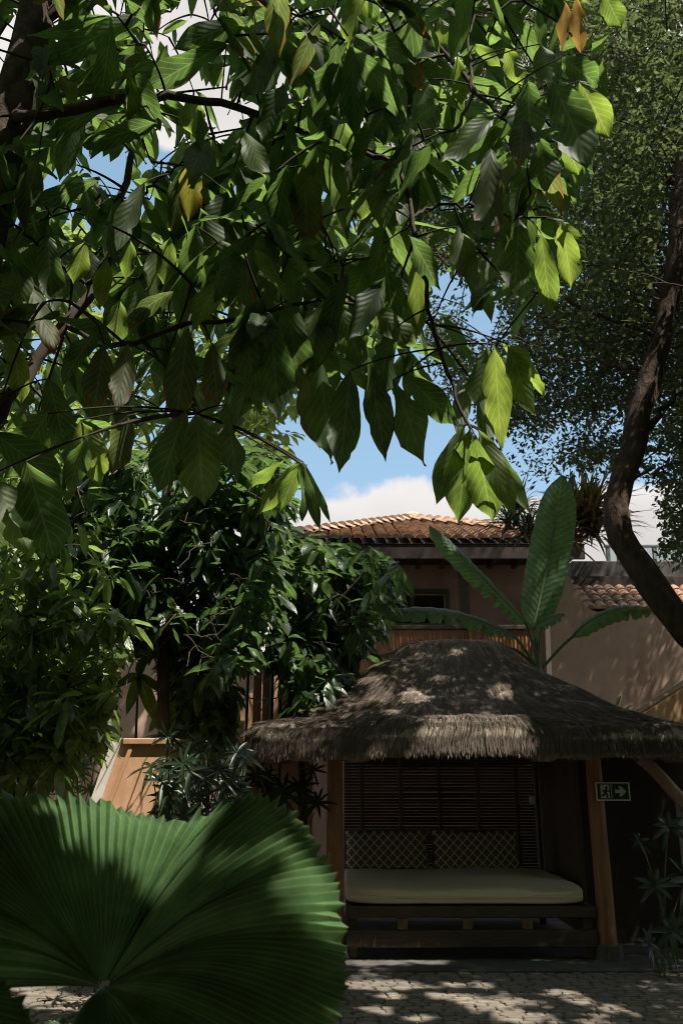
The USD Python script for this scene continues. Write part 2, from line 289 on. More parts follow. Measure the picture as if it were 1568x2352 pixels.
CUSH = usdkit.material(stage, '/World/Looks/lattice_cushion', {
    'u': ('uvmap', {'attribute': 'st'}), 's': ('separate_xyz', {}), 'a1': ('math', {'math_type': 'add'}), 'a2': ('math', {'math_type': 'subtract'}),
    'x1': ('math', {'math_type': 'multiply', 'value2': 1.0}), 'f1': ('math', {'math_type': 'fraction'}), 'f2': ('math', {'math_type': 'fraction'}), 'f3': ('math', {'math_type': 'absolute'}),
    'l1': ('math', {'math_type': 'less_than', 'value2': .19}), 'l2': ('math', {'math_type': 'less_than', 'value2': .19}), 'm': ('math', {'math_type': 'maximum'}),
    'n': ('noise_texture', {'scale': 5.0}), 'rm': ('rgb_ramp', {'ramp': [(.35, (.030, .026, .020)), (.62, (.12, .030, .020))]}),
    'd1': ('math', {'math_type': 'subtract', 'value2': .575}), 'd2': ('math', {'math_type': 'subtract', 'value2': .575}), 'd3': ('math', {'math_type': 'absolute'}), 'd4': ('math', {'math_type': 'absolute'}), 'd5': ('math', {'math_type': 'maximum'}),
    'd6': ('math', {'math_type': 'compare', 'value2': .2, 'value3': .055}), 'dm': ('math', {'math_type': 'multiply', 'value2': .45}), 'mm': ('math', {'math_type': 'maximum'}),
    'c': ('mix_color', {'b': (.74, .68, .52)}), 'p': ('principled_bsdf', {'roughness': .95, 'specular_ior_level': .1})},
    [('u.UV', 's.vector'), ('s.x', 'a1.value1'), ('s.y', 'a1.value2'), ('s.x', 'a2.value1'), ('s.y', 'a2.value2'), ('a1.value', 'f1.value1'), ('a2.value', 'f2.value1'),
     ('f1.value', 'l1.value1'), ('f2.value', 'l2.value1'), ('l1.value', 'm.value1'), ('l2.value', 'm.value2'), ('u.UV', 'n.vector'), ('n.fac', 'rm.fac'),
     ('f1.value', 'd1.value1'), ('f2.value', 'd2.value1'), ('d1.value', 'd3.value1'), ('d2.value', 'd4.value1'), ('d3.value', 'd5.value1'), ('d4.value', 'd5.value2'), ('d5.value', 'd6.value1'), ('d6.value', 'dm.value1'), ('m.value', 'mm.value1'), ('dm.value', 'mm.value2'),
     ('rm.color', 'c.a'), ('mm.value', 'c.fac'), ('c.result', 'p.base_color')], surface='p.BSDF')

# ------------------------------------------------------------------ ground and paving
gx, gy = np.meshgrid(np.r_[-120, -40, -12, np.linspace(-8, 8, 60), 12, 40, 120], np.r_[-60, -12, np.linspace(-4, 16, 70), 40, 160], indexing='ij')
gz = -.022 + .01 * meshkit.fbm(np.stack([gx * 2, gy * 2, gx * 0], -1), 3) - .005
k = gx.shape[1]; i, j = np.meshgrid(np.arange(gx.shape[0] - 1), np.arange(k - 1), indexing='ij')
A = (i * k + j).ravel()
ground = obj('ground', (np.stack([gx, gy, gz], -1).reshape(-1, 3), np.vstack([np.stack([A, A + k, A + k + 1], -1), np.stack([A, A + k + 1, A + 1], -1)])), SOIL, smooth=True, kind='structure')

def paver(cx, cy, lx, ly, r):
    n = 8; th = np.arange(n) / n * 2 * np.pi + r.random() * .3
    ex = 5.0
    cx_, sy_ = np.cos(th), np.sin(th)
    rr = 1 / (np.abs(cx_) ** ex + np.abs(sy_) ** ex) ** (1 / ex)
    jx = 1 + .10 * (r.random(n) - .5)
    P = np.stack([cx + lx / 2 * cx_ * rr * jx, cy + ly / 2 * sy_ * rr * jx], -1)
    top = .0 + .006 * (r.random() - .5); tl = (r.random(2) - .5) * .03
    hz = lambda q: top + (q[:, 0] - cx) * tl[0] + (q[:, 1] - cy) * tl[1]
    inn = (P - [cx, cy]) * .90 + [cx, cy]
    v = np.vstack([np.c_[P, np.full(n, -.04)], np.c_[P, hz(P) - .006], np.c_[inn, hz(inn)], [[cx, cy, top + .001]]])
    q = np.arange(n); q2 = (q + 1) % n
    f = [np.stack([q + o, q2 + o, q2 + o + n], -1) for o in (0, n)] + [np.stack([q + o, q2 + o + n, q + o + n], -1) for o in (0, n)] + [np.stack([2 * n + q, 2 * n + q2, np.full(n, 3 * n)], -1)]
    return v, np.vstack(f)

r = np.random.default_rng(3); pav = []
y = 4.4
while y < 8.0:
    ly = .055 + .04 * r.random(); x = -3.4 + .1 * r.random()
    while x < 4.6:
        lx = .08 + .11 * r.random(); pav.append((x + lx / 2, y + ly / 2, lx - .005, ly - .005)); x += lx
    y += ly
def in_view(cx, cy):
    qx, qy = px(np.array([cx, cy, 0.0]))
    return qy < 2352 and (790 < qx < 1585 or -15 < qx < 270)
seen = [p for p in pav if in_view(p[0], p[1])]
seen.sort(key=lambda p: p[1]); first = set(seen[:300])
rest = MB()
patio = thing('stone_paving', 'irregular small stone paving in front of the thatched daybed hut', 'paving'); tag(patio, kind='structure')
for p in pav:
    v, f = paver(*p, r)
    if p in first: obj('paving_stone', (v, f), STONE, patio)
    else: rest.add(v, f)
obj('outer_paving_stones', rest.get(), STONE, patio, kind='stuff')
# raised plinth the hut stands on
obj('hut_floor', box(-.55, 8.05, -.04, 3.0, 11.3, .02, .01), CONC, kind='structure', label='low dark concrete floor under the thatched daybed hut')

# ------------------------------------------------------------------ house behind
HX, HY = at(945, 1178, 18.2)[0], 18.2
house = thing('tiled_house', 'two storey peach house with clay tiled hip roof above the thatched hut', 'house')
zE = at(900, 1240, 15.0)[2]; zA = at(945, 1180, HY)[2] - .20
xL, xR = at(648, 1240, 15.0)[0], at(1345, 1240, 15.0)[0]
yF, yB = 15.0, 2 * HY - 15.0
apex = np.array([HX, HY, zA])
cor = [np.array([xL, yF, zE]), np.array([xR, yF, zE]), np.array([xR, yB, zE]), np.array([xL, yB, zE])]
obj('roof_deck', (np.vstack([np.array(cor) + [0, 0, -.07], [apex + [0, 0, -.07]]]), np.array([[0, 1, 4], [1, 2, 4], [2, 3, 4], [3, 0, 4], [0, 2, 1], [0, 3, 2]])), FASCIA, house)
# front tiles: barrel rows running up the slope, laid in overlapping courses
def barrel(p0, p1, w0, rad, up, lift):
    """One half-round clay tile from p0 (low) to p1 (high)."""
    n = 6; th = np.linspace(0, np.pi, n); ax = unit(p1 - p0); sd = unit(np.cross(ax, up)); nn = np.cross(sd, ax)
    V = []
    for q, s, o in ((p0, 1.0, lift), (p1, .82, 0.0)):
        V.append(q + sd * (np.cos(th) * rad * s)[:, None] + nn * (np.sin(th) * rad * s * .7 + o)[:, None])
    V = np.vstack(V); a = np.arange(n - 1)
    f = np.vstack([np.stack([a, a + 1, a + n + 1], -1), np.stack([a, a + n + 1, a + n], -1), [[0, k + 1, k] for k in range(1, n - 1)]])
    return V, f
slope = apex - np.array([HX, yF, zE]); SLn = np.linalg.norm(slope); su = slope / SLn
ncourse = 12; allt = []
for c in range(ncourse):
    t0, t1 = c / ncourse, (c + 1.25) / ncourse
    a0 = xL + (HX - xL) * t0 + .05; a1 = xR + (HX - xR) * t0 - .05
    for xx in np.arange(a0, a1, .22):
        p0 = np.array([xx + .02 * (r.random() - .5), yF, zE]) + su * (SLn * t0); p1 = p0 + su * (SLn * min(t1 - t0, 1 - t0))
        allt.append((p0 + [0, 0, .012 * r.random()], p1))
allt.sort(key=lambda q: q[0][1])
restt = MB()
vis = [q for q in allt if 650 < px(q[0])[0] < 1330]
part_set = set(id(q) for q in vis[:296])
for q in allt:
    m = barrel(q[0], q[1], 0, .105, np.array([0, -.4, .9]), .03)
    if id(q) in part_set: obj('roof_tile', m, TILE, house, smooth=40)
    else: restt.add(*m)
for (ca, cb) in ((cor[1], cor[2]), (cor[3], cor[0])):      # side slopes
    e = unit(cb - ca); nrm_ = unit(np.cross(e, apex - ca)); nrm_ *= np.sign(nrm_[2]); mid = (ca + cb) / 2; sl = apex - mid; Ls = np.linalg.norm(sl)
    for c in range(ncourse):
        t0 = c / ncourse
        for q in np.arange(-.5 * (1 - t0), .5 * (1 - t0), .24 / np.linalg.norm(cb - ca)):
            p0 = mid + (cb - ca) * q + sl * t0
            restt.add(*barrel(p0, p0 + sl / ncourse * 1.2, 0, .105, nrm_, .03))
obj('rear_roof_tiles', restt.get(), TILE, house, smooth=40, kind='stuff')
for c in (cor[0], cor[1]):                                   # hip caps
    n = 17
    for q in range(n):
        p0 = c + (apex - c) * (q / n) + [0, 0, .05]; p1 = c + (apex - c) * ((q + 1.2) / n) + [0, 0, .05]
        obj('ridge_tile', barrel(p0, p1, 0, .14, np.array([0, 0, 1.0]), .07), TILE_P, house, smooth=40)
obj('ridge_cap', trimesh.creation.icosphere(2, .19).apply_scale([1.2, 1, .75]).apply_translation(apex + [0, 0, .1]), TILE_P, house, smooth=True)
obj('eave_board', box(xL + .03, yF + .02, zE - .34, xR - .03, yF + .10, zE - .075), FASCIA, house)
obj('eave_soffit', box(xL + .04, yF + .11, zE - .16, xR - .04, yF + 2.0, zE - .10), FASCIA, house)
for q in np.arange(xL + .2, xR, .45):
    obj('rafter_end', box(q, yF + .12, zE - .30, q + .08, yF + 1.0, zE - .165), FASCIA, house)
WY = 16.2
w0, w1 = at(640, 1300, WY)[0], at(1288, 1300, WY)[0]
win = [at(872, 1362, WY), at(1022, 1362, WY), at(1022, 1432, WY), at(872, 1432, WY)]
wx0, wx1, wz1, wz0 = win[0][0], win[1][0], win[0][2], win[2][2]
obj('wall', prism([(w0, 0), (w1, 0), (w1, zE - .17), (w0, zE - .17)], WY, WY + .25, [[(wx0, wz0), (wx1, wz0), (wx1, wz1), (wx0, wz1)]]), STUCCO, house)
wn = obj('window', prism([(wx0 - .07, wz0 - .07), (wx1 + .07, wz0 - .07), (wx1 + .07, wz1 + .07), (wx0 - .07, wz1 + .07)], WY - .03, WY + .06, [[(wx0, wz0), (wx1, wz0), (wx1, wz1), (wx0, wz1)]]), DARKWOOD, house)
for q in range(2):
    xa = wx0 + (wx1 - wx0) * q / 2
    obj('pane', box(xa + .03, WY + .1, wz0 + .02, xa + (wx1 - wx0) / 2 - .03, WY + .115, wz1 - .02, .002), GLASS, wn)
obj('mullion', box((wx0 + wx1) / 2 - .03, WY + .06, wz0, (wx0 + wx1) / 2 + .03, WY + .13, wz1), DARKWOOD, wn)
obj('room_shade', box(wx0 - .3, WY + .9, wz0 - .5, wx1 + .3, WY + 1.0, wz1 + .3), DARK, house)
for q in (1062, 700):
    pq = at(q, 1300, 15.6)
    obj('veranda_post', box(pq[0] - .09, 15.5, 2.6, pq[0] + .09, 15.68, zE - .17, .01), DARKWOOD, house)
# veranda balustrade of upright slats
zb1, zb0 = at(900, 1446, 14.6)[2], at(900, 1560, 14.6)[2]
xb0, xb1 = at(690, 1446, 14.6)[0], at(1225, 1446, 14.6)[0]
obj('balustrade_rail', box(xb0, 14.56, zb1, xb1, 14.68, zb1 + .07), DARKWOOD, house)
for xx in np.arange(xb0, xb1, .062):
    h = .03 * r.random()
    obj('balustrade_slat', tube([[xx, 14.62, zb0], [xx + .006 * (r.random() - .5), 14.62, zb1 - .004 - h * .2]], .027, 6), SLAT_R, house, smooth=40)
obj('veranda_floor', box(xb0, 14.5, zb0 - .3, xb1, WY, zb0 - .02), CONC, house)

# ------------------------------------------------------------------ annex on the right: dark flat roof with a tiled skirt
an = thing('flat_roofed_annex', 'annex with dark flat roof edge and clay tiled skirt behind the curved wall', 'building')
AY = 13.6
za1, za0 = at(1400, 1288, AY)[2], at(1400, 1326, AY)[2]
ax0, ax1 = at(1312, 1300, AY)[0], at(1800, 1300, AY)[0]
obj('roof_slab', box(ax0, AY, za0, ax1, AY + 4, za1, .02), CONC, an)
for c in range(-2, 3):
    for xx in np.arange(ax0 + .02, ax0 + 2.6, .17):
        p0 = np.array([xx, AY - .42 + c * .20, za0 - .42 + c * .13]); obj('skirt_tile', barrel(p0, p0 + [0, .26, .17], 0, .085, np.array([0, -.5, .85]), .02), TILE, an, smooth=40)
obj('skirt_board', box(ax0, AY - .1, za0 - .50, ax1, AY - .04, za0 - .01), FASCIA, an)
obj('wall', box(ax0 + .05, AY + .2, 0, ax1, AY + .45, za0 - .002), FASCIA, an)
tr = thing('terrace_railing', 'glass and white metal railing on the flat roof by the leaning trunk', 'railing')
zr = za1 + .002
for q in (1396, 1420, 1468, 1503, 1560, 1620):
    pq = at(q, 1270, AY + .3); obj('railing_post', box(pq[0] - .03, AY + .28, zr, pq[0] + .03, AY + .34, zr + .30), METAL, tr)
xa, xb_ = at(1396, 1270, AY + .3)[0], at(1620, 1270, AY + .3)[0]
obj('top_rail', box(xa - .05, AY + .27, zr + .302, xb_, AY + .35, zr + .34), METAL, tr)
obj('glass_panel', box(xa + .04, AY + .305, zr + .04, xb_, AY + .317, zr + .29, .002), GLASS, tr)
obj('bottom_rail', box(xa - .05, AY + .27, zr + .003, xb_, AY + .279, zr + .06), WHITE, tr)

# ------------------------------------------------------------------ curved peach wall on the right
CY = 12.0
def P2(x, y, Y): q = at(x, y, Y); return (q[0], q[2])
cw_pts = [(1262, 1700), (1262, 1420), (1272, 1370), (1292, 1325), (1304, 1322), (1316, 1350), (1336, 1385), (1368, 1405), (1405, 1408), (1450, 1402), (1520, 1396), (1700, 1390)]
poly = [P2(x, y, CY) for x, y in cw_pts]
poly = [(poly[0][0], 0.0)] + poly[1:] + [(poly[-1][0], 0.0)]
from scipy.interpolate import make_interp_spline
tp = np.array(poly[1:-1]); ss = np.r_[0, np.cumsum(np.linalg.norm(np.diff(tp, axis=0), axis=1))]
tp = make_interp_spline(ss, tp, k=2)(np.linspace(0, ss[-1], 50))
cw = thing('curved_wall', 'peach stucco wall with a curved dipping top behind the banana plant', 'wall')
obj('wall_body', prism([poly[0]] + [tuple(q) for q in tp] + [poly[-1]], CY, CY + .3), STUCCO, cw)
# lower stair parapet with sloping top, right of hut roof
pw = thing('stair_parapet', 'orange stair parapet with sloping top edge beside the hut roof', 'wall')
pp = [P2(1440, 1668, 9.6), P2(1475, 1642, 9.6), P2(1540, 1600, 9.6), P2(1700, 1500, 9.6)]
obj('wall_body', prism([(pp[0][0], 0)] + pp + [(pp[-1][0], 0)], 9.6, 9.85), STUCCO_O, pw)
d = np.array([pp[1][0], 9.72, pp[1][1] + .03]); e = np.array([pp[3][0], 9.72, pp[3][1] + .03])
capm = tube([d, e], .05, 6); obj('coping', capm, STUCCO, pw, smooth=40)
# dark wall under the eave at far right
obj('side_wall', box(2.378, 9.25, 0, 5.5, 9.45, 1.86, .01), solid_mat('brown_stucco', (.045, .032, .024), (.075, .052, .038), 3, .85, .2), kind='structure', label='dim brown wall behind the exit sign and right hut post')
hr = thing('sloping_handrail', 'pale rounded stair handrail sloping down at the edge below the eave', 'handrail')
hp = smooth_path([at(1470, 1742, 8.9), at(1500, 1768, 8.85), at(1530, 1800, 8.8), at(1575, 1850, 8.7), at(1680, 1960, 8.5)], 20)
obj('rail', tube(hp, .062, 10, .1), STUCCO, hr, smooth=True)
for q in (8, 17): obj('support', tube([hp[q] + [0, 0, -.04], [hp[q][0], hp[q][1], 0]], .03, 8), METAL, hr)

# ------------------------------------------------------------------ walls on the left
fw = thing('far_peach_wall', 'long dull peach garden wall behind the leafy trees', 'wall')
q0, q1 = at(-500, 1470, 12.5), at(700, 1470, 12.5)
obj('wall_body', box(q0[0], 12.5, 0, q1[0], 12.75, q0[2], .02), STUCCO, fw)
obj('coping', box(q0[0], 12.46, q0[2] + .002, q1[0], 12.79, q0[2] + .07, .02), STUCCO_P, fw)
sw = thing('stepped_stair_wall', 'tan stair wall with sloping pale top left of the hut roof', 'wall')
sp_ = [P2(520, 1632, 10.9), P2(556, 1608, 10.9), P2(600, 1578, 10.9), P2(645, 1548, 10.9), P2(720, 1505, 10.9)]
obj('wall_body', prism([(sp_[0][0], 0)] + sp_ + [(sp_[-1][0], 0)], 10.9, 11.15), STUCCO_O, sw)
obj('coping', tube([[sp_[0][0], 11.0, sp_[0][1] + .02], [sp_[-1][0], 11.0, sp_[-1][1] + .02]], .055, 6), STUCCO_P, sw)
for q in (590, 612):
    b = at(q, 1600, 10.6); obj('upright_plank', box(b[0] - .05, 10.58, 0, b[0] + .05, 10.66, b[2] + .5, .01), POST, sw)
ow = thing('orange_wall_end', 'sunlit orange stucco wall end with pale slanted border behind the palm', 'wall')
OY = 7.6
o_in = [P2(282, 1712, OY), P2(430, 1712, OY)]
a, b, c = P2(262, 1697, OY), P2(430, 1697, OY), P2(208, 1850, OY)
sl = (c[0] - a[0]) / (c[1] - a[1]); foot = a[0] + .25
bw = .085
obj('wall_body', prism([(foot, 0), c, a, b, (b[0], 0)], OY, OY + .28), STUCCO_O, ow)
obj('pale_border', prism([(foot - .004, 0), (c[0] - .004, c[1]), (a[0] - .004, a[1] + .004), (a[0] + bw * .9, a[1] + .004), (c[0] + bw, c[1]), (foot + bw * .5, 0)], OY - .045, OY - .002), STUCCO_P, ow)
obj('inner_moulding', prism([(foot + bw + .05, 0), (foot + bw + .05, c[1] * .5), (c[0] + bw + .05, c[1]), (a[0] + bw + .05, a[1] - .07), (a[0] + bw + .085, a[1] - .07), (c[0] + bw + .085, c[1]), (foot + bw + .085, c[1] * .5), (foot + bw + .085, 0)], OY - .02, OY - .003), STUCCO_O, ow)
obj('top_moulding', box(a[0] + bw * .95, OY - .035, a[1] - .05, b[0], OY - .002, a[1] + .002, .008), STUCCO_O, ow)

# ------------------------------------------------------------------ thatched daybed hut
hut = thing('thatched_hut', 'open garden hut with shaggy thatched roof and orange timber posts', 'hut')
PX0, PX1, PY0, PY1 = -.06, 2.36, 8.5, 10.9
CXh, CYh = 1.22, 9.75
EX, EY, ZB, ZL, ZA = 2.13, 1.75, 1.77, 2.03, at(1050, 1474, CYh)[2]
def roof_pt(th, u):
    """Thatch surface at bearing th, u from 0 (apex) to 1 (eave)."""
    ex = 5.0; c, s = np.cos(th), np.sin(th)
    sq = 1 / (np.abs(c) ** ex + np.abs(s) ** ex) ** (1 / ex)
    rx = .36 + (EX - .36) * u; ry = .10 + (EY - .10) * u
    z = np.interp(u, [0, .05, .11, .2, .4, .6, .72, .85, .94, 1.0], [ZA, ZA - .012, ZA - .06, ZA - .20, ZA - .47, ZA - .70, ZA - .82, ZA - .93, ZL + .02, ZL - .05])
    return np.stack([CXh + rx * c * sq, CYh + ry * s * sq, z], -1)
nt, nu_ = 220, 44
TH, UU = np.meshgrid(np.arange(nt) / nt * 2 * np.pi, np.linspace(0, 1, nu_), indexing='ij')
S = roof_pt(TH, UU)
bumpy = (meshkit.fbm(S * [6, 6, 6], 4, 5) - .5) * .10 + (meshkit.fbm(S * [2, 2, 2], 3, 9) - .5) * .12
S[..., 2] += bumpy * np.clip(UU * 4, 0.3, 1)
fr = S[:, -1:].copy(); lows = []
for kq, (dz, off) in enumerate([(.09, .055), (.18, .05), (.26, .02)]):
    L_ = fr.copy(); L_[..., 2] -= dz; L_[..., :2] += unit(fr[..., :2] - [CXh, CYh]) * off; L_[..., 2] += (meshkit.fbm(np.repeat(L_[:, 0, None], 1, 1) * 5, 3, 2) - .5) * .05 * (kq + 1) / 3; lows.append(L_)
inner = lows[-1].copy(); inner[..., :2] = (inner[..., :2] - [CXh, CYh]) * .90 + [CXh, CYh]
top_in = np.broadcast_to(np.array([CXh, CYh, ZA - .25]), inner.shape)
mid_in = inner.copy(); mid_in[..., 2] += .14
ALL = np.concatenate([S] + lows + [inner, mid_in, top_in], 1); kk = ALL.shape[1]
i, j = np.meshgrid(np.arange(nt), np.arange(kk - 1), indexing='ij'); i2 = (i + 1) % nt
A_, B_, C_, D_ = (i * kk + j).ravel(), (i * kk + j + 1).ravel(), (i2 * kk + j + 1).ravel(), (i2 * kk + j).ravel()
V_ = ALL.reshape(-1, 3); ctr = len(V_); V_ = np.vstack([V_, [CXh, CYh, ZA + .01]])
f_ = np.vstack([np.stack([A_, B_, C_], -1), np.stack([A_, C_, D_], -1), np.stack([np.full(nt, ctr), np.arange(nt) * kk, ((np.arange(nt) + 1) % nt) * kk], -1)])
obj('thatch_roof', (V_, f_), THATCH, hut, smooth=True)
# straw strands lying down the slope, and the hanging fringe
r = np.random.default_rng(11)
def strands(p, d, L, w, lift, n_up):
    N = len(p); d = unit(d); sd = unit(np.cross(d, n_up) + .2 * r.normal(size=(N, 3)))
    v = np.stack([p - sd * w[:, None] / 2, p + sd * w[:, None] / 2, p + d * L[:, None] * .5 + n_up * (lift * .6)[:, None] + sd * w[:, None] * .45, p + d * L[:, None] * .5 + n_up * (lift * .6)[:, None] - sd * w[:, None] * .45, p + d * L[:, None] + n_up * lift[:, None]], 1)
    return v.reshape(-1, 3), (np.array([[0, 1, 2], [0, 2, 3], [3, 2, 4]])[None] + (np.arange(N) * 5)[:, None, None]).reshape(-1, 3)
N = 26000
u = np.sqrt(r.random(N)) * .97; th = r.random(N) * 2 * np.pi
th = np.where(r.random(N) < .6, -np.pi / 2 + (r.random(N) - .5) * 2.6, th)
p0, p1 = roof_pt(th, u), roof_pt(th, np.minimum(u + .03, 1.0)); dd = unit(p1 - p0); sdv = unit(np.cross(dd, [0, 0, 1.0])); nn = np.cross(sdv, dd); nn *= np.sign(nn[:, 2:3] + 1e-9)
bz = (meshkit.fbm(p0 * 6, 4, 5) - .5) * .10 + (meshkit.fbm(p0 * 2, 3, 9) - .5) * .12
p0[:, 2] += bz * np.clip(u * 4, .3, 1) + .004
st = MB(); st.add(*strands(p0, dd + sdv * r.normal(0, .13, (N, 1)), .08 + .20 * r.random(N), .003 + .004 * r.random(N), .002 + .018 * r.random(N) ** 2, nn))
obj('loose_straw', st.get(), STRAW, hut, kind='stuff')
N = 30000; th = np.where(r.random(N) < .72, -np.pi / 2 + (r.random(N) - .5) * 2.4, r.random(N) * 2 * np.pi)
p0 = roof_pt(th, np.full(N, .985)); out = unit((p0 - [CXh, CYh, 0]) * [1, 1, 0]); lay = r.random(N)
p0[:, 2] += (meshkit.fbm(p0 * 2, 3, 9) - .5) * .12 - .30 * lay * r.random(N)
p0 += out * (.035 * r.random(N) + .012)[:, None] + out * (np.maximum(0, (roof_pt(th, np.full(N, .985))[:, 2] - p0[:, 2])) * .42)[:, None]
dv = np.array([0, 0, -1.0]) + out * (.07 * r.normal(size=(N, 1)) + .16) + np.cross(out, [0, 0, 1.0]) * r.normal(0, .06, (N, 1))
Lf = np.minimum(.10 + .24 * r.random(N), p0[:, 2] - (ZB - .01 + .05 * (meshkit.fbm(np.c_[th * 9, lay, lay], 2, 3) - .4)) + .05 * r.random(N) ** 3)
st = MB(); st.add(*strands(p0, dv, np.maximum(Lf, .04), np.where(r.random(N) < .1, .012, .0035 + .004 * r.random(N)), .01 * r.random(N), out))
obj('eave_fringe', st.get(), STRAW, hut, kind='stuff')
def post(x, y, z1, lean=0.0, rad=.075):
    pts = np.array([[x + lean * (1 - q), y, z1 * q] for q in np.linspace(0, 1, 12)])
    return tube(pts, rad * np.linspace(1.08, .95, 12), 14, .12)
for (x, y) in ((PX0, PY0), (PX1, PY0), (PX0, PY1), (PX1, PY1)):
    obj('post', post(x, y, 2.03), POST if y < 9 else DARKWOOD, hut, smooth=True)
for x in (PX0, PX1): obj('post_footing', trimesh.creation.cylinder(.12, .12, sections=16).apply_translation([x, PY0, .08]), CONC, hut, smooth=30)
obj('beam', box(PX0 - .3, PY0 - .06, 1.86, PX1 + .3, PY0 + .06, 2.0), DARKWOOD, hut)
obj('beam', box(PX0 - .3, PY1 - .06, 1.86, PX1 + .3, PY1 + .06, 2.0), DARKWOOD, hut)
obj('beam', box(PX0 - .06, PY0 + .062, 1.87, PX0 + .06, PY1 - .062, 1.99), DARKWOOD, hut)
obj('beam', box(PX1 - .06, PY0 + .062, 1.87, PX1 + .06, PY1 - .062, 1.99), DARKWOOD, hut)
for z in np.arange(.25, 1.85, .034):
    obj('screen_reed', tube([[PX0 + .09, PY1 - .1, z], [(PX0 + PX1) / 2, PY1 - .1 + .006 * (r.random() - .5), z + .006 * (r.random() - .5)], [PX1 - .09, PY1 - .1, z]], .0165, 6), REED, hut, smooth=40)
for q in np.linspace(PX0 + .3, PX1 - .3, 5):
    obj('screen_batten', box(q - .02, PY1 - .145, .22, q + .02, PY1 - .118, 1.85), REED_V, hut)
for y in np.arange(PY0 + .62, PY1 - .12, .062):
    obj('side_slat', box(PX1 - .03, y, .1, PX1 + .01, y + .05, 1.86, .005), DARKWOOD, hut)
# small things in the hut
sb = thing('switch_box', 'small white switch box on the rear screen right of the cushions', 'switch box')
q = at(1221, 1838, PY1 - .18)
obj('housing', box(q[0] - .028, PY1 - .20, q[2] - .045, q[0] + .028, PY1 - .15, q[2] + .045, .01), WHITE, sb); obj('rocker', box(q[0] - .012, PY1 - .207, q[2] - .02, q[0] + .012, PY1 - .202, q[2] + .02, .003), WHITE, sb)
cd = thing('hanging_cord', 'thin pale pull cord hanging from the hut ceiling in front of the screen', 'cord')
q = at(1101, 1750, PY1 - .5); q2 = at(1101, 1925, PY1 - .5)
obj('cord', tube([q + [0, 0, .15], (q + q2) / 2 + [.006, 0, 0], q2], .004, 5), REED, cd); obj('toggle', trimesh.creation.icosphere(2, .014).apply_scale([1, 1, 1.6]).apply_translation(q2), WHITE, cd, smooth=True)
# daybed
bed = thing('daybed', 'low dark timber daybed platform under the thatched roof', 'daybed')
bx0, bx1, by0, by1 = PX0 + .10, PX1 - .10, 8.44, 10.55
obj('front_rail', box(bx0, by0, .36, bx1, by0 + .06, .455, .008), DARKWOOD, bed)
obj('rear_rail', box(bx0, by1 - .06, .36, bx1, by1, .455, .008), DARKWOOD, bed)
for x in (bx0, bx1 - .06): obj('side_rail', box(x, by0 + .062, .36, x + .06, by1 - .062, .455, .008), DARKWOOD, bed)
obj('lower_board', box(bx0, by0 + .005, .12, bx1, by0 + .05, .262, .008), DARKWOOD, bed)
for q in (925, 1075, 1212):
    xx = at(q, 2130, by0)[0]; obj('spacer_block', box(xx - .045, by0 + .008, .264, xx + .045, by0 + .05, .358, .006), REED_V, bed)
for yy in np.arange(by0 + .07, by1 - .1, .11): obj('bed_slat', box(bx0 + .062, yy, .40, bx1 - .062, yy + .085, .425, .004), DARKWOOD, bed)
for (x, y) in ((bx0 + .02, by0 + .07), (bx1 - .10, by0 + .07), (bx0 + .02, by1 - .16), (bx1 - .10, by1 - .16)): obj('leg', box(x, y, .021, x + .08, y + .08, .358, .008), DARKWOOD, bed)
# mattress: soft box
mq = thing('mattress', 'thick cream mattress with rounded edges lying on the daybed', 'mattress')
ma, mb_ = at(792, 2092, by0 + .02), at(1352, 2092, by0 + .02)
def cushion_mesh(lx, ly, lz, n=26, p=5.0, seed=0, pill=False):
    m = trimesh.creation.box([2, 2, 2]); 
    for _ in range(5): m = m.subdivide()
    v = np.array(m.vertices)
    nrm = (np.abs(v) ** p).sum(1) ** (1 / p); q = v / nrm[:, None]
    if pill:
        q = v / ((np.abs(v) ** 14).sum(1) ** (1 / 14))[:, None]
        e = np.clip(1 - np.abs(q[:, 0]) ** 6, .05, 1) * np.clip(1 - np.abs(q[:, 2]) ** 6, .05, 1)
        q[:, 1] *= .30 + .70 * np.sqrt(e)
        q[:, 0] *= 1 - .05 * (1 - q[:, 2] ** 2) * 1; q[:, 2] *= 1 - .07 * (1 - q[:, 0] ** 2)
    v = q * [lx / 2, ly / 2, lz / 2]
    v += ((meshkit.fbm(v * 5 + seed * 7, 3, seed) - .5) * .02)[:, None] * unit(q)
    return trimesh.Trimesh(v, m.faces, process=False)
lx = mb_[0] - ma[0]; mz = .175
m = cushion_mesh(lx, 1.95, mz, p=9.0, seed=2); v = m.vertices.copy()
front = np.clip(-v[:, 1] / .97, -1, 1)
v[:, 2] += (meshkit.fbm(m.vertices * 3.2, 3, 4) - .5) * .05 * (v[:, 2] > 0)
v[:, 2] += -.03 * np.clip(front, 0, 1) ** 3 * (v[:, 2] > 0) + .012 * np.sin(v[:, 0] * 5) * (v[:, 2] > 0)
v[:, 0] += np.clip(v[:, 0] / (lx / 2), 0, 1) ** 6 * (.04 * front)     # the sheet flares at the front right corner
m.vertices = v + [(ma[0] + mb_[0]) / 2, by0 + 1.0, .455 + mz / 2]
obj('mattress_body', m, CLOTH, mq, smooth=True)
ed = v[(np.abs(v[:, 2]) < .02) & (v[:, 1] < -.9)]
obj('seam', tube([[ma[0] + .05, by0 + .022, .53], [(ma[0] + mb_[0]) / 2, by0 + .018, .528], [mb_[0] - .05, by0 + .022, .53]], .005, 6), CLOTH, mq)
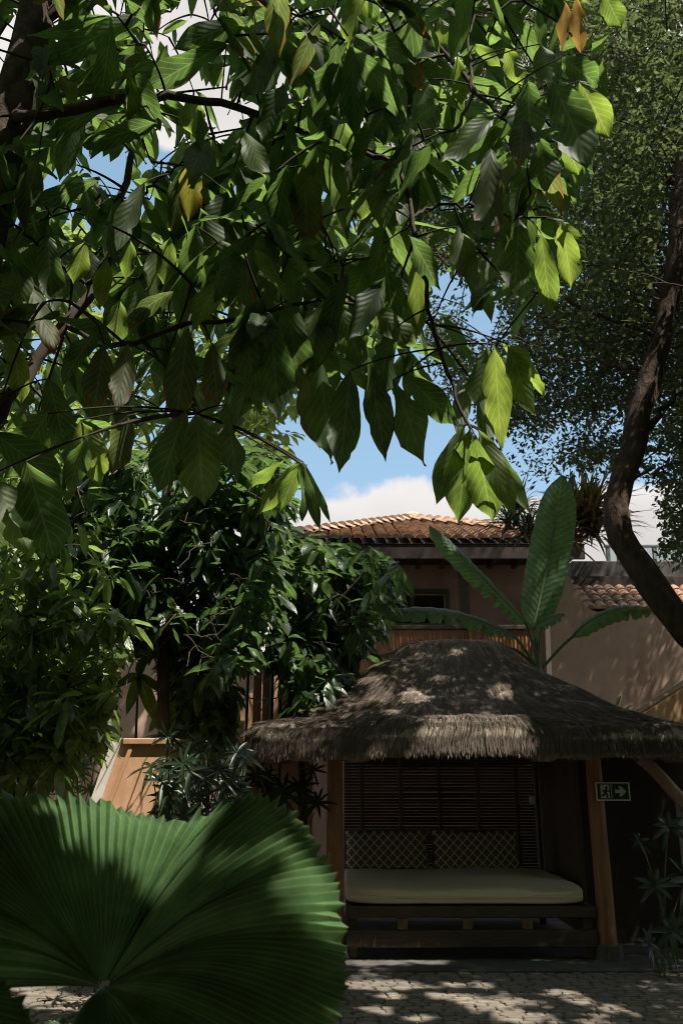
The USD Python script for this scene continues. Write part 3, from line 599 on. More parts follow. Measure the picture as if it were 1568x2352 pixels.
for (x0, x1, lab, tw) in ((792, 985, 'dark lattice patterned cushion at the post end of the mattress', -3), (992, 1192, 'dark lattice cushion with reddish centre beside the other cushion', 2)):
    cy = 10.02; a, b = at(x0, 1985, cy), at(x1, 1985, cy); top = at(x0, 1908, cy)[2]; bot = .455 + mz - .015
    m = cushion_mesh(b[0] - a[0], .20, top - bot, seed=x0, pill=True, p=8)
    v = m.vertices.copy(); uvq = np.stack([v[:, 0] / .098 + 20.5, v[:, 2] / .098 + .25], -1)
    v[:, 1] += v[:, 2] * .35
    m.vertices = v + [(a[0] + b[0]) / 2, cy + .03, (top + bot) / 2]
    t = thing('cushion', lab, 'cushion', 'cushions on the daybed')
    obj('cover', m, CUSH, t, smooth=True, uv=uvq)
    e = []
    for th in np.linspace(0, 2 * np.pi, 41):
        c_, s_ = np.cos(th), np.sin(th); sq = 1 / (abs(c_) ** 14 + abs(s_) ** 14) ** (1 / 14)
        xx, zz = c_ * sq, s_ * sq; xx, zz = xx * (1 - .05 * (1 - zz ** 2)), zz * (1 - .07 * (1 - xx ** 2)); e.append([(a[0] + b[0]) / 2 + xx * (b[0] - a[0]) / 2, cy + .03 + zz * (top - bot) / 2 * .35, (top + bot) / 2 + zz * (top - bot) / 2])
    obj('piping', tube(e, .008, 6, cap=False), REED, t, smooth=True)
# exit sign
es = thing('exit_sign', 'green exit sign with running figure and arrow fixed to the right hut post', 'sign')
ea, eb = at(1366, 1797, 8.36), at(1448, 1840, 8.36); ex0, ex1, ez0, ez1 = ea[0], eb[0], eb[2], ea[2]; ey = 8.36
obj('sign_plate', box(ex0, ey, ez0, ex1, ey + .012, ez1, .003), SIGN_G, es)
bwid = .012
for bb in ((ex0, ez1 - bwid, ex1, ez1), (ex0, ez0, ex1, ez0 + bwid), (ex0, ez0 + bwid, ex0 + bwid, ez1 - bwid), (ex1 - bwid, ez0 + bwid, ex1, ez1 - bwid)):
    obj('sign_border', box(bb[0], ey - .004, bb[1], bb[2], ey - .0005, bb[3], .001), SIGN_W, es)
H_ = ez1 - ez0; W_ = ex1 - ex0
door = obj('door_symbol', box(ex0 + W_ * .14, ey - .003, ez0 + H_ * .14, ex0 + W_ * .40, ey - .0005, ez1 - H_ * .14, .001), SIGN_W, es)
def fig(pts, w):
    from shapely.geometry import LineString
    g = LineString([(ex0 + W_ * x, ez0 + H_ * z) for x, z in pts]).buffer(w * H_, quad_segs=3)
    return prism(list(g.exterior.coords), ey - .006, ey - .0035)
for pts, w in (([(.30, .56), (.27, .40)], .07), ([(.27, .40), (.33, .30), (.32, .20)], .045), ([(.27, .40), (.22, .30), (.17, .28)], .045), ([(.30, .57), (.36, .50), (.39, .54)], .035), ([(.30, .57), (.23, .55), (.20, .47)], .035)):
    obj('running_figure', fig(pts, w), SIGN_G, es)
obj('figure_head', trimesh.creation.cylinder(.075 * H_, .0025, sections=14).apply_transform(trimesh.transformations.rotation_matrix(np.pi / 2, [1, 0, 0])).apply_translation([ex0 + W_ * .315, ey - .0048, ez0 + H_ * .70]), SIGN_G, es)
az = ez0 + H_ * .5
obj('arrow', prism([(ex0 + W_ * .56, az - H_ * .09), (ex0 + W_ * .72, az - H_ * .09), (ex0 + W_ * .67, az - H_ * .26), (ex0 + W_ * .75, az - H_ * .26), (ex0 + W_ * .89, az), (ex0 + W_ * .75, az + H_ * .26), (ex0 + W_ * .67, az + H_ * .26), (ex0 + W_ * .72, az + H_ * .09), (ex0 + W_ * .56, az + H_ * .09)], ey - .004, ey - .0005), SIGN_W, es)
obj('divider', box(ex0 + W_ * .45, ey - .003, ez0 + H_ * .12, ex0 + W_ * .465, ey - .0005, ez1 - H_ * .12, .0005), SIGN_W, es)

# ------------------------------------------------------------------ sunlit places: leaves that would shade them are left off the trees
WELLS = []
def well(x, y, Y, rad=.12): WELLS.append((at(x, y, Y), rad))
SP_ = S.reshape(-1, 3); SX, SY = px(SP_)
for x, y, q in ((1160, 1592, .15), (945, 1600, .13), (1110, 1650, .20), (1020, 1650, .15), (1190, 1650, .13), (1050, 1500, .06), (1180, 1545, .05), (900, 1640, .06), (1240, 1655, .06), (820, 1620, .04), (1010, 1560, .04), (1230, 1600, .05)):
    m_ = SP_[:, 1] < CYh + .1; q_ = np.argmin(np.where(m_, np.hypot(SX - x, SY - y), 1e9)); WELLS.append((SP_[q_], q))
for x, y, q in ((1040, 1690, .20), (1000, 1685, .15), (1090, 1690, .18), (1140, 1685, .12), (1190, 1690, .15), (880, 1690, .06), (1240, 1680, .04), (740, 1700, .04), (610, 1700, .04), (1060, 1725, .06)): well(x, y, 7.85, q)
for x, y, q in ((820, 2262, .10), (870, 2264, .12), (925, 2262, .10), (1040, 2262, .05), (1110, 2262, .06), (900, 2290, .05), (1010, 2290, .06), (1120, 2305, .12), (1180, 2300, .09), (1190, 2335, .12), (1060, 2290, .05), (870, 2320, .05), (1330, 2300, .06), (1290, 2280, .05), (1400, 2315, .05), (960, 2340, .05), (100, 2290, .13), (170, 2300, .14), (60, 2270, .06)):
    d_ = ray(x, y); t_ = -EYE / d_[2]; WELLS.append((np.array([0, 0, EYE]) + d_ * t_, q))
_r = np.random.default_rng(17)
for _k in range(46): well(_r.uniform(-10, 620), _r.uniform(1080, 1560), _r.uniform(6.7, 7.6), _r.uniform(.05, .14))
for _k in range(18): well(_r.uniform(610, 900), _r.uniform(1240, 1600), _r.uniform(8.6, 9.4), _r.uniform(.05, .15))
for _k in range(30): well(_r.uniform(0, 1000), _r.uniform(450, 1080), _r.uniform(10.6, 11.6), _r.uniform(.08, .2))
well(600, 1600, 10.85, .15); well(625, 1580, 10.85, .12)
for x, y, q in ((300, 1760, .25), (240, 1760, .14), (340, 1730, .2)): well(x, y, OY - .05, q)
for x, y, Y, q in ((715, 1922, 1.57, .016), (738, 1950, 1.55, .022), (757, 1995, 1.53, .022), (771, 2045, 1.5, .022), (780, 2095, 1.47, .020), (784, 2140, 1.44, .014), (158, 1862, 1.55, .03), (275, 1890, 1.54, .025), (310, 1905, 1.55, .025), (365, 1890, 1.57, .02), (345, 2040, 1.53, .012), (375, 2000, 1.54, .010), (510, 1855, 1.60, .010), (772, 2335, 1.31, .010)): well(x, y, Y, q)

def keep_lit(c, half, ax=None, wid=None):
    """True where a leaf (centre c, half length half, along ax, wid wide) does not stand between the sun and a sunlit place."""
    ok = np.ones(len(c), bool); half = np.broadcast_to(half, (len(c),))
    pts = [(c, half * .6)] if ax is None else [(c + ax * (half * q)[:, None] + np.array([0, 0, -.15]) * (half * (1 + q))[:, None] * .5, wid * .42) for q in (-.8, -.4, 0, .4, .8)]
    for p, q in WELLS:
        for cc, rr in pts:
            d_ = cc - p; t_ = d_ @ SUN; perp = np.linalg.norm(d_ - t_[:, None] * SUN, axis=1)
            ok &= ~((t_ > .08) & (perp < q + rr))
    return ok

# ------------------------------------------------------------------ the big leaved tree
r = np.random.default_rng(21)
big = thing('big_leaved_tree', 'large leaved tree whose drooping branches fill the upper half of the view', 'tree')
trunk_path = smooth_path([[-2.6, 3.0, -.05], [-2.45, 3.0, 1.2], at(-140, 900, 3.0), at(-20, 480, 3.0), at(30, 250, 3.0), at(75, 60, 3.05), at(150, -250, 3.1), at(330, -700, 3.2)], 36)
obj('trunk', tube(trunk_path, np.linspace(.11, .055, 36), 14, .3), BARK, big, smooth=True)
LIMBS = [
    ([at(-160, 1160, 2.9), at(-20, 985, 2.9), at(70, 850, 2.95), at(150, 740, 3.0), at(222, 655, 3.05), at(262, 520, 3.1), at(300, 360, 3.2), at(330, 190, 3.3)], .030, .010),
    ([at(30, 260, 3.0), at(160, 250, 2.8), at(330, 220, 2.9), at(520, 240, 3.0), at(700, 300, 3.1), at(860, 360, 3.1)], .026, .010),
    ([at(75, 60, 3.05), at(250, -40, 3.1), at(500, -80, 3.2), at(760, -40, 3.3), at(960, 60, 3.3), at(1090, 200, 3.2), at(1150, 270, 3.1)], .028, .008),
    ([at(860, 360, 3.1), at(920, 390, 3.0), at(948, 500, 2.95), at(975, 640, 2.9), at(990, 740, 2.88), at(1030, 860, 2.85), at(1075, 975, 2.8)], .011, .006),
    ([at(222, 655, 3.05), at(150, 620, 3.0), at(70, 550, 2.9), at(0, 488, 2.85)], .010, .005),
    ([at(150, 745, 3.0), at(230, 790, 2.9), at(320, 782, 2.8), at(430, 745, 2.8), at(560, 730, 2.85), at(720, 690, 2.95), at(820, 700, 3.0)], .012, .006),
    ([at(948, 500, 2.95), at(1030, 470, 3.0), at(1120, 480, 3.0), at(1210, 500, 3.0)], .007, .004),
    ([at(1040, 300, 3.2), at(1080, 210, 3.2), at(1075, 120, 3.25), at(1200, 0, 3.4)], .008, .006),
    ([at(262, 520, 3.1), at(380, 400, 3.0), at(420, 370, 2.9)], .008, .004),
    ([at(820, 700, 3.0), at(760, 600, 3.1), at(720, 480, 3.2), at(680, 420, 3.2)], .008, .004),
    ([at(320, 782, 2.8), at(430, 900, 2.75), at(450, 950, 2.7)], .007, .004)]
limb_pts = [trunk_path[14:]]
for pts, r0, r1 in LIMBS:
    lp = smooth_path(pts, 26); lp[1:-1] += r.normal(0, .006, (24, 3)); limb_pts.append(lp)
    obj('branch', tube(lp, np.linspace(r0, r1, 26), 8, .3), BARK_DARK, big, smooth=True)
limb_pts = np.vstack(limb_pts)

# leaves read one by one from the photograph: base x,y  tip x,y  width  distance  kind (d dark, l lit, e browning, y yellow, o orange, g upper face)
HERO = [
 (805,850,780,1085,78,2.9,'d'),(730,800,762,1058,84,3.0,'d'),(700,850,735,1025,70,3.1,'e'),(845,815,885,1052,72,2.95,'d'),(905,870,975,1062,92,2.9,'d'),(930,862,1052,975,70,3.0,'d'),
 (1065,980,1000,1150,62,2.85,'d'),(1078,985,1050,1190,92,2.8,'l'),(1090,1000,1132,1202,86,2.75,'l'),(1100,990,1182,1172,58,2.8,'d'),(1108,990,1222,1182,36,2.85,'d'),
 (1135,790,1150,1022,78,2.9,'l'),(1165,790,1228,955,78,3.0,'l'),(1150,785,1250,905,60,3.05,'l'),(1118,800,1090,930,60,3.1,'d'),
 (690,1062,640,1178,42,2.7,'l'),(684,1062,588,1182,48,2.75,'l'),(690,1066,696,1192,42,2.7,'d'),(694,1066,738,1216,30,2.68,'d'),(697,1062,762,1205,18,2.7,'d'),(650,1056,575,1120,40,2.8,'l'),
 (185,965,232,1112,78,2.5,'l'),(296,792,268,945,58,2.6,'e'),(240,792,215,942,74,2.6,'e'),(432,750,402,982,78,2.6,'e'),(486,790,500,925,62,2.75,'e'),(292,955,258,1082,66,2.5,'e'),
 (425,945,360,1132,84,2.5,'d'),(450,950,470,1155,112,2.45,'d'),(520,930,545,1090,80,2.6,'d'),(60,1060,128,1292,122,2.2,'d'),(-20,1090,70,1255,110,2.25,'d'),(110,950,10,1095,100,2.4,'d'),(-20,990,160,1120,90,2.35,'d'),(200,1000,150,1150,70,2.4,'d'),
 (445,362,432,512,68,2.75,'y'),(425,372,392,532,54,2.8,'e'),(1128,340,1118,568,82,2.9,'e'),(1242,535,1264,722,62,2.85,'l'),(1290,510,1312,655,66,2.9,'l'),(1268,500,1350,600,64,3.0,'l'),
 (1192,500,1180,672,84,2.95,'d'),(1052,520,1088,668,74,2.9,'d'),(1212,190,1218,335,104,2.95,'d'),(1268,185,1362,385,112,2.9,'d'),(1330,185,1402,315,78,3.0,'l'),(1240,320,1256,435,86,2.85,'d'),(1300,330,1330,400,60,3.0,'l'),
 (1135,262,1012,368,62,2.95,'g'),(1322,-10,1334,122,46,3.1,'o'),(1298,0,1288,112,42,3.15,'o'),(1385,-20,1428,66,62,3.2,'l'),(560,300,612,402,62,3.0,'g'),
 (390,545,376,652,54,2.9,'l'),(300,552,288,640,42,2.9,'l'),(195,555,168,650,54,2.85,'l'),(245,590,228,708,48,2.9,'l'),(275,690,264,792,54,2.85,'l'),(845,425,828,505,66,3.1,'l'),(440,225,442,305,74,3.1,'l'),
 (60,80,345,45,74,2.9,'d'),(330,30,80,150,70,3.0,'d'),(90,215,390,140,84,2.85,'d'),(570,40,392,110,70,3.0,'d'),(520,100,330,200,80,2.9,'d'),(640,60,560,230,90,3.0,'d'),(700,30,745,190,70,3.0,'d'),(650,190,600,320,80,3.0,'d'),
 (300,210,120,300,74,2.85,'d'),(360,280,190,330,70,2.9,'d'),(90,350,60,470,60,2.8,'e'),(230,410,70,470,60,2.8,'d'),(330,420,250,580,60,2.9,'d'),(460,480,520,640,90,2.95,'d'),(520,440,470,560,80,3.0,'d'),
 (660,380,625,560,90,2.9,'d'),(700,380,705,560,90,2.95,'e'),(770,250,800,430,80,3.05,'d'),(880,380,880,520,84,2.95,'d'),(820,330,760,470,70,3.1,'d'),(960,300,930,440,80,3.1,'d'),(940,540,1010,660,70,2.85,'d'),
 (880,560,905,740,78,3.0,'d'),(850,590,800,700,70,3.0,'d'),(960,570,962,770,60,2.95,'l'),(560,500,640,600,70,3.0,'d'),(450,520,420,700,80,2.9,'d'),(110,540,120,700,70,2.8,'d'),(30,560,60,720,60,2.75,'d'),(60,640,130,800,70,2.8,'e'),
 (600,680,530,850,80,2.8,'d'),(660,690,690,900,90,2.8,'d'),(560,700,580,880,80,2.85,'d'),(740,690,700,860,90,2.9,'d'),(780,700,840,860,80,2.95,'d'),(830,690,960,790,70,2.95,'d'),(620,720,640,960,90,2.75,'d'),
 (440,720,425,780,40,2.9,'g'),(880,640,800,780,70,2.95,'d'),(900,760,860,930,80,3.0,'d'),(360,560,350,700,60,3.0,'d'),(200,560,230,690,60,3.0,'d'),(320,640,300,760,70,3.0,'d'),(30,780,50,930,60,2.8,'l'),(110,870,150,1010,70,2.7,'d'),
 (1010,40,1030,110,54,3.3,'l'),(950,90,1000,140,60,3.3,'g'),(1160,110,1200,190,56,3.2,'l'),(1240,100,1270,190,70,3.1,'d'),(1290,130,1380,200,76,3.05,'d'),(1090,100,1150,150,36,3.2,'l'),(1050,130,1060,240,50,3.2,'l'),(980,180,970,330,84,3.2,'d'),(870,180,880,330,84,3.2,'d'),(920,20,890,190,90,3.3,'d'),(820,40,860,180,80,3.3,'d'),(750,200,690,330,84,3.2,'d'),(830,-40,800,110,80,3.3,'l')]
hb, ht_, hw, hk, hY = [], [], [], [], []
for bx, by, tx, ty, w, Y, kd in HERO:
    tilt = {'l': .14, 'y': .14, 'o': .12, 'g': -.14}.get(kd, r.uniform(-.07, .12))
    ln = math.hypot(tx - bx, ty - by) / 200
    hb.append(at(bx, by, Y)); ht_.append(at(tx, ty, Y + tilt * ln * 1.3)); hw.append(w / F * Y / .95); hk.append(kd); hY.append(Y)
hb, ht_, hw = np.array(hb), np.array(ht_), np.array(hw); hk = np.array(hk)
ax_ = ht_ - hb; hL = np.linalg.norm(ax_, axis=1); view = unit(np.array([0, 0, EYE]) - (hb + ht_) / 2)
roll = r.normal(0, .35, len(hb)); sidev = unit(np.cross(unit(ax_), view)); nrm = unit(view * np.cos(roll)[:, None] + sidev * np.sin(roll)[:, None])
flip = np.where((nrm @ np.array([0, 0, 1.0])) < -.05, -1.0, 1.0); nrm_h = nrm * flip[:, None]
for p, kd, L_ in zip((hb + ht_) / 2, hk, hL):
    if kd in 'lyog': WELLS.append((p, L_ * .33))
    elif r.random() < .25: WELLS.append((p + r.normal(0, .04, 3), .03))
hb2 = hb - np.array([0, 0, -1.0]) * 0
# random clusters
GAPS = [(425, 190, 48), (455, 40, 42), (250, 28, 34), (180, 95, 26), (500, 185, 24), (235, 372, 36), (300, 455, 42), (168, 512, 24), (88, 685, 26), (385, 325, 20), (345, 362, 20), (1020, 655, 34), (1110, 740, 30), (12, 1000, 20), (85, 855, 16), (620, 200, 16), (700, 40, 14), (530, 270, 26), (350, 95, 20), (130, 395, 18), (20, 930, 14), (60, 860, 14), (100, 800, 14), (145, 745, 14), (190, 695, 14), (222, 650, 12), (50, 60, 30), (80, 20, 30), (30, 130, 30), (15, 200, 26), (20, 270, 22), (950, 520, 10), (970, 600, 10), (985, 690, 10), (1000, 780, 10)]
def poly_mask(P, x, y):
    from matplotlib.path import Path
    return Path(P).contains_points(np.c_[x, y])
def inside(P, x, y):
    n = len(P); c = np.zeros(len(x), bool); j = n - 1
    for i in range(n):
        (xi, yi), (xj, yj) = P[i], P[j]
        c ^= ((yi > y) != (yj > y)) & (x < (xj - xi) * (y - yi) / (yj - yi + 1e-12) + xi); j = i
    return c
FR = [(-150, -150), (1420, -150), (1400, 280), (1330, 640), (1210, 860), (1190, 1000), (1080, 1060), (1040, 980), (900, 920), (700, 950), (560, 1060), (330, 1060), (180, 1100), (60, 1130), (-150, 1180)]
n = 3600; cx, cy = r.uniform(-150, 1420, n), r.uniform(-220, 1080, n); cY = r.uniform(2.5, 5.2, n)
m_ = inside([(x, y - 90 if 0 < y else y) for x, y in FR], cx, cy) & (r.random(n) < np.where(cx > 950, .45, 1.0)) & (r.random(n) < np.where(cy > 640, .42, 1.0)) & (r.random(n) < np.where((cy > 380) & (cy < 640) & (cx > 350), .7, 1.0)); cx, cy, cY = cx[m_][:700], cy[m_][:700], cY[m_][:700]
nodes = at(cx, cy, cY)
# the part of the crown above and behind the view
n2 = 4200; ox, oY = r.uniform(-6.5, 5.5, n2), r.uniform(-8.0, 5.2, n2)
ox = np.r_[ox, r.uniform(-1.2, 2.6, 700), r.uniform(2.4, 6.0, 500), r.uniform(-.7, 1.8, 900)]; oY = np.r_[oY, r.uniform(-1.2, 2.2, 700), r.uniform(3.0, 5.4, 500), r.uniform(-.1, 1.3, 900)]; n2 = len(ox)
oz = 1.9 + np.maximum(1.13 * oY, 1.3 + .12 * np.maximum(-oY, 0)) + r.random(n2) * 1.5
over = np.stack([ox, oY, oz], -1)
def cluster_leaves(nodes, per, L0, L1, wr, r, spread=(.15, 1.2)):
    per_n = r.integers(per[0], per[1] + 1, len(nodes)); idx = np.repeat(np.arange(len(nodes)), per_n); N = len(idx)
    azm = r.random(N) * 2 * np.pi; el = -r.uniform(*spread, N)
    ax = np.stack([np.cos(azm) * np.cos(el), np.sin(azm) * np.cos(el), np.sin(el)], -1)
    L = r.uniform(L0, L1, N); base = nodes[idx] + ax * .035 + r.normal(0, .02, (N, 3))
    up = np.array([0, 0, 1.0]) + r.normal(0, .28, (N, 3)); nr = unit(up - (up * ax).sum(1, keepdims=True) * ax)
    return base, ax, nr, L, L * r.uniform(wr[0], wr[1], N), idx
b1, a1, n1, L1, W1, i1 = cluster_leaves(nodes, (4, 7), .19, .31, (.30, .38), r)
ctr1 = b1 + a1 * (L1 * .5)[:, None]
def clear_gaps(c, L):
    gxp, gyp = px(c); dep = np.maximum(c[:, 1], .5); ok = np.ones(len(c), bool)
    for x, y, q in GAPS: ok &= np.hypot(gxp - x, gyp - y) > q + .30 * L / dep * F * .6
    return ok
def frame_ok(b, a, L):
    t_ = b + a * L[:, None] + np.array([0, 0, -.25]) * L[:, None]; qx, qy = px(t_); bx_, by_ = px(b)
    return inside(FR, qx, np.minimum(qy, 4000)) & inside(FR, bx_, by_)
def uncover(c):
    gxp, gyp = px(c); ok = np.ones(len(c), bool)
    for bx, by, tx, ty, w, Y, kd in HERO:
        if kd in 'lyog' or by > 740: ok &= ~((np.hypot(gxp - (bx + tx) / 2, gyp - (by + ty) / 2) < .62 * math.hypot(tx - bx, ty - by)) & (c[:, 1] < Y + .06))
    return ok
k1 = keep_lit(ctr1, L1 / 2, a1, W1) & uncover(ctr1) & clear_gaps(ctr1, L1) & frame_ok(b1, a1, L1) & (ctr1[:, 1] > 1.9)
b1, a1, n1, L1, W1, i1 = (q[k1] for q in (b1, a1, n1, L1, W1, i1))
order = np.argsort(b1[:, 1]); nh = len(HERO)
near = order[:max(0, 296 - nh)]; far = order[max(0, 296 - nh):]
vh, uvh, fh = leaves(hb, ax_, nrm_h, hL * .985, hw, r.uniform(0, .12, nh), r.uniform(.05, .4, nh), .15, 6, 14, 'cacao', r.uniform(-.1, .4, nh), seed=4, ragged=.22)
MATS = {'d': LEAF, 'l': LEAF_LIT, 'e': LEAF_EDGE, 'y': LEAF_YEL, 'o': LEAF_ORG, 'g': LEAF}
LAB = {'y': 'yellowing leaf with browned edge', 'o': 'orange dying leaf'}
for q in range(nh):
    obj('leaf', (vh[q], fh), MATS[hk[q]], big, smooth=True, uv=uvh[q], label=LAB.get(hk[q]))
vn, uvn, fn = leaves(b1[near], a1[near], n1[near], L1[near], W1[near], r.uniform(.1, .6, len(near)), np.where(r.random(len(near)) < .3, r.uniform(.5, 1.0, len(near)), r.uniform(.05, .4, len(near))), .15, 4, 10, 'cacao', np.where(r.random(len(near)) < .3, r.uniform(.4, .9, len(near)), r.uniform(-.2, .4, len(near))), seed=5, ragged=.28)
for q in range(len(near)):
    obj('leaf', (vn[q], fn), LEAF_EDGE if r.random() < .3 else LEAF, big, smooth=True, uv=uvn[q])
b2, a2, n2_, L2, W2, i2_ = cluster_leaves(over, (4, 7), .22, .36, (.32, .40), r)
ctr2 = b2 + a2 * (L2 * .5)[:, None]
tx_, ty_ = px(b2 + a2 * L2[:, None] + np.array([0, 0, -.3]) * L2[:, None])
hid = (ty_ < -25) | (ctr2[:, 1] < .6)
k2 = keep_lit(ctr2, L2 / 2, a2, W2) & hid
b2, a2, n2_, L2, W2 = (q[k2] for q in (b2, a2, n2_, L2, W2))
B, A3, N3, L3, W3 = (np.concatenate([p[far], q]) for p, q in ((b1, b2), (a1, a2), (n1, n2_), (L1, L2), (W1, W2)))
v3, u3, f3 = leaves(B, A3, N3, L3, W3, r.uniform(.1, .6, len(B)), r.uniform(.05, .4, len(B)), .08, 2, 5, 'cacao', seed=6)
stuff_leaves('farther_leaves', v3, u3, f3, LEAF, big, kind='stuff')
# twigs to every leaf cluster, from the nearest point already reached
def twigs_to(nodes, roots, r0=.006, bend=.10):
    from scipy.spatial import cKDTree
    T = MB(); reach = [np.asarray(roots)]; pend = list(range(len(nodes)))
    t0 = cKDTree(reach[0]); d0 = t0.query(nodes)[0]
    for q in np.argsort(d0):
        allp = np.vstack(reach); s = nodes[q]; dd_ = np.linalg.norm(allp - s, axis=1) + .35 * np.maximum(0, s[2] - allp[:, 2]) ; g = allp[np.argmin(dd_)]
        L_ = np.linalg.norm(s - g)
        if L_ < .02: continue
        mid = (s + g) / 2 + np.array([0, 0, bend * L_]) + r.normal(0, .05, 3) * L_
        tt = np.linspace(0, 1, 6)[:, None]; pth = (1 - tt) ** 2 * g + 2 * tt * (1 - tt) * mid + tt ** 2 * s
        T.add(*tube(pth, np.linspace(r0, r0 * .5, 6) * (1 + .5 * min(L_, 1.5)), 5)); reach.append(pth[1:])
    return T
live = np.unique(i1)
tw = twigs_to(nodes[live], limb_pts)
for q in range(nh):
    d0 = np.linalg.norm(limb_pts - hb[q], axis=1); g = limb_pts[np.argmin(d0)]
    dn = np.linalg.norm(nodes[live] - hb[q], axis=1); g2 = nodes[live][np.argmin(dn)]
    g = g if d0.min() < dn.min() + .12 else g2
    mid = (g + hb[q]) / 2 + np.array([0, 0, .10 * np.linalg.norm(g - hb[q])]); tt = np.linspace(0, 1, 6)[:, None]
    tw.add(*tube((1 - tt) ** 2 * g + 2 * tt * (1 - tt) * mid + tt ** 2 * hb[q], np.linspace(.004, .0025, 6), 5))
obj('twigs', tw.get(), TWIG, big, smooth=True, kind='stuff')
hi = [smooth_path([trunk_path[-6], [-1.2, 2.2, 5.4], [.4, 1.0, 4.6], [2.0, .2, 4.2]], 16), smooth_path([trunk_path[-4], [.2, 3.4, 6.4], [1.6, 4.2, 7.4], [2.8, 5.0, 8.3]], 16), smooth_path([trunk_path[-8], [-2.2, 1.6, 4.9], [-2.4, .2, 4.4], [-2.2, -1.6, 4.2]], 16)]
for lp in hi: obj('branch', tube(lp, np.linspace(.045, .015, 16), 8), BARK_DARK, big, smooth=True)

# ------------------------------------------------------------------ middle distance leafy trees on the left
def leafy_tree(label, cat, trunk_pts, rad, polyP, Yr, nclus, L0, L1, limbs, seed, group=None, mat=LEAF_MID, per=(5, 8), crown_name='crown', sparse=1.0):
    r = np.random.default_rng(seed)
    t = thing('shrub' if cat == 'shrub' else 'leafy_tree', label, cat, group)
    tp = smooth_path(trunk_pts, 22)
    obj('stem' if cat == 'shrub' else 'trunk', tube(tp, np.linspace(rad, rad * .55, 22), 10, .35), BARK_DARK, t, smooth=True)
    roots = [tp[10:]]
    for pts, r0 in limbs:
        lp = smooth_path(pts, 14); obj('branch', tube(lp, np.linspace(r0, r0 * .4, 14), 7, .3), BARK_DARK, t, smooth=True); roots.append(lp)
    xs, ys = zip(*polyP); n = nclus * 4
    cx, cy = r.uniform(min(xs), max(xs), n), r.uniform(min(ys), max(ys), n)
    clump = meshkit.fbm(np.c_[cx / 90, cy / 90, np.full(n, seed)], 2, seed)
    m_ = inside(polyP, cx, cy) & (clump > .5 - .25 * sparse); cx, cy = cx[m_][:nclus], cy[m_][:nclus]
    nodes = at(cx, cy, r.uniform(*Yr, len(cx)))
    b, a, n_, L, W, ii = cluster_leaves(nodes, per, L0, L1, (.30, .42), r, (-.35, 1.15))
    c = b + a * (L / 2)[:, None]; qx, qy = px(c)
    ok = keep_lit(c, L / 2, a, W) & ~((qx > 545) & (qx < 650) & (qy > 1530)) & ~((qx > 265) & (qx < 365) & (qy > 1510)) & ~((qx > 690) & (qx < 1040) & (qy < 1225) & (qy > 900))
    b, a, n_, L, W = (q[ok] for q in (b, a, n_, L, W))
    v, u, f = leaves(b, a, n_, L, W, r.uniform(.1, .7, len(b)), r.uniform(.1, .5, len(b)), .08, 2, 6, 'cacao', seed=seed)
    stuff_leaves(crown_name, v, u, f, mat, t, kind='stuff')
    sub = nodes[::2]
    obj('twigs', twigs_to(sub, np.vstack(roots), .006).get(), TWIG, t, smooth=True, kind='stuff')
    return t
leafy_tree('leafy tree with straight dark trunk standing behind the orange wall end', 'tree',
    [[at(382, 1800, 7.9)[0], 7.9, -.05], at(380, 1750, 7.9), at(376, 1600, 7.9), at(374, 1450, 7.9), at(368, 1300, 8.0), at(380, 1150, 8.1), at(420, 960, 8.2)], .068,
    [(180, 1040), (600, 1020), (660, 1080), (650, 1120), (640, 1350), (560, 1500), (470, 1560), (415, 1540), (400, 1440), (330, 1490), (220, 1540), (150, 1250), (130, 1080)], (7.0, 9.3), 1000, .15, .27,
    [([at(374, 1450, 7.9), at(450, 1300, 7.8), at(540, 1180, 7.7)], .03), ([at(372, 1400, 7.9), at(290, 1260, 7.7), at(220, 1150, 7.6)], .03), ([at(380, 1160, 8.1), at(500, 1000, 8.4), at(600, 900, 8.6)], .025)], 31)
leafy_tree('leafy tree with forked leaning trunk at the edge before the peach wall', 'tree',
    [[at(-60, 1900, 7.2)[0], 7.2, -.05], at(30, 1860, 7.2), at(62, 1790, 7.2), at(100, 1740, 7.25), at(150, 1690, 7.3), at(190, 1640, 7.4), at(215, 1560, 7.5)], .062,
    [(-120, 1000), (140, 1030), (180, 1080), (230, 1250), (300, 1440), (310, 1590), (240, 1660), (150, 1770), (60, 1800), (-120, 1830)], (6.3, 8.6), 900, .14, .25,
    [([at(55, 1810, 7.2), at(40, 1700, 7.2), at(50, 1550, 7.2), at(30, 1350, 7.3)], .04), ([at(150, 1690, 7.3), at(160, 1560, 7.1), at(130, 1400, 7.0)], .03)], 32)
leafy_tree('slender leafy tree between the straight trunk and the thatched hut', 'tree',
    [[at(690, 1750, 9.6)[0], 9.6, -.05], at(690, 1700, 9.6), at(690, 1560, 9.6), at(700, 1440, 9.6), at(720, 1330, 9.5)], .05,
    [(600, 1150), (650, 1215), (760, 1250), (900, 1255), (925, 1290), (880, 1360), (850, 1470), (760, 1560), (740, 1640), (680, 1650), (655, 1530), (600, 1500), (560, 1400)], (8.6, 11.0), 520, .18, .32,
    [([at(695, 1480, 9.6), at(780, 1380, 9.3), at(860, 1290, 9.2)], .025), ([at(690, 1540, 9.6), at(630, 1430, 9.4), at(600, 1330, 9.3)], .025)], 33)
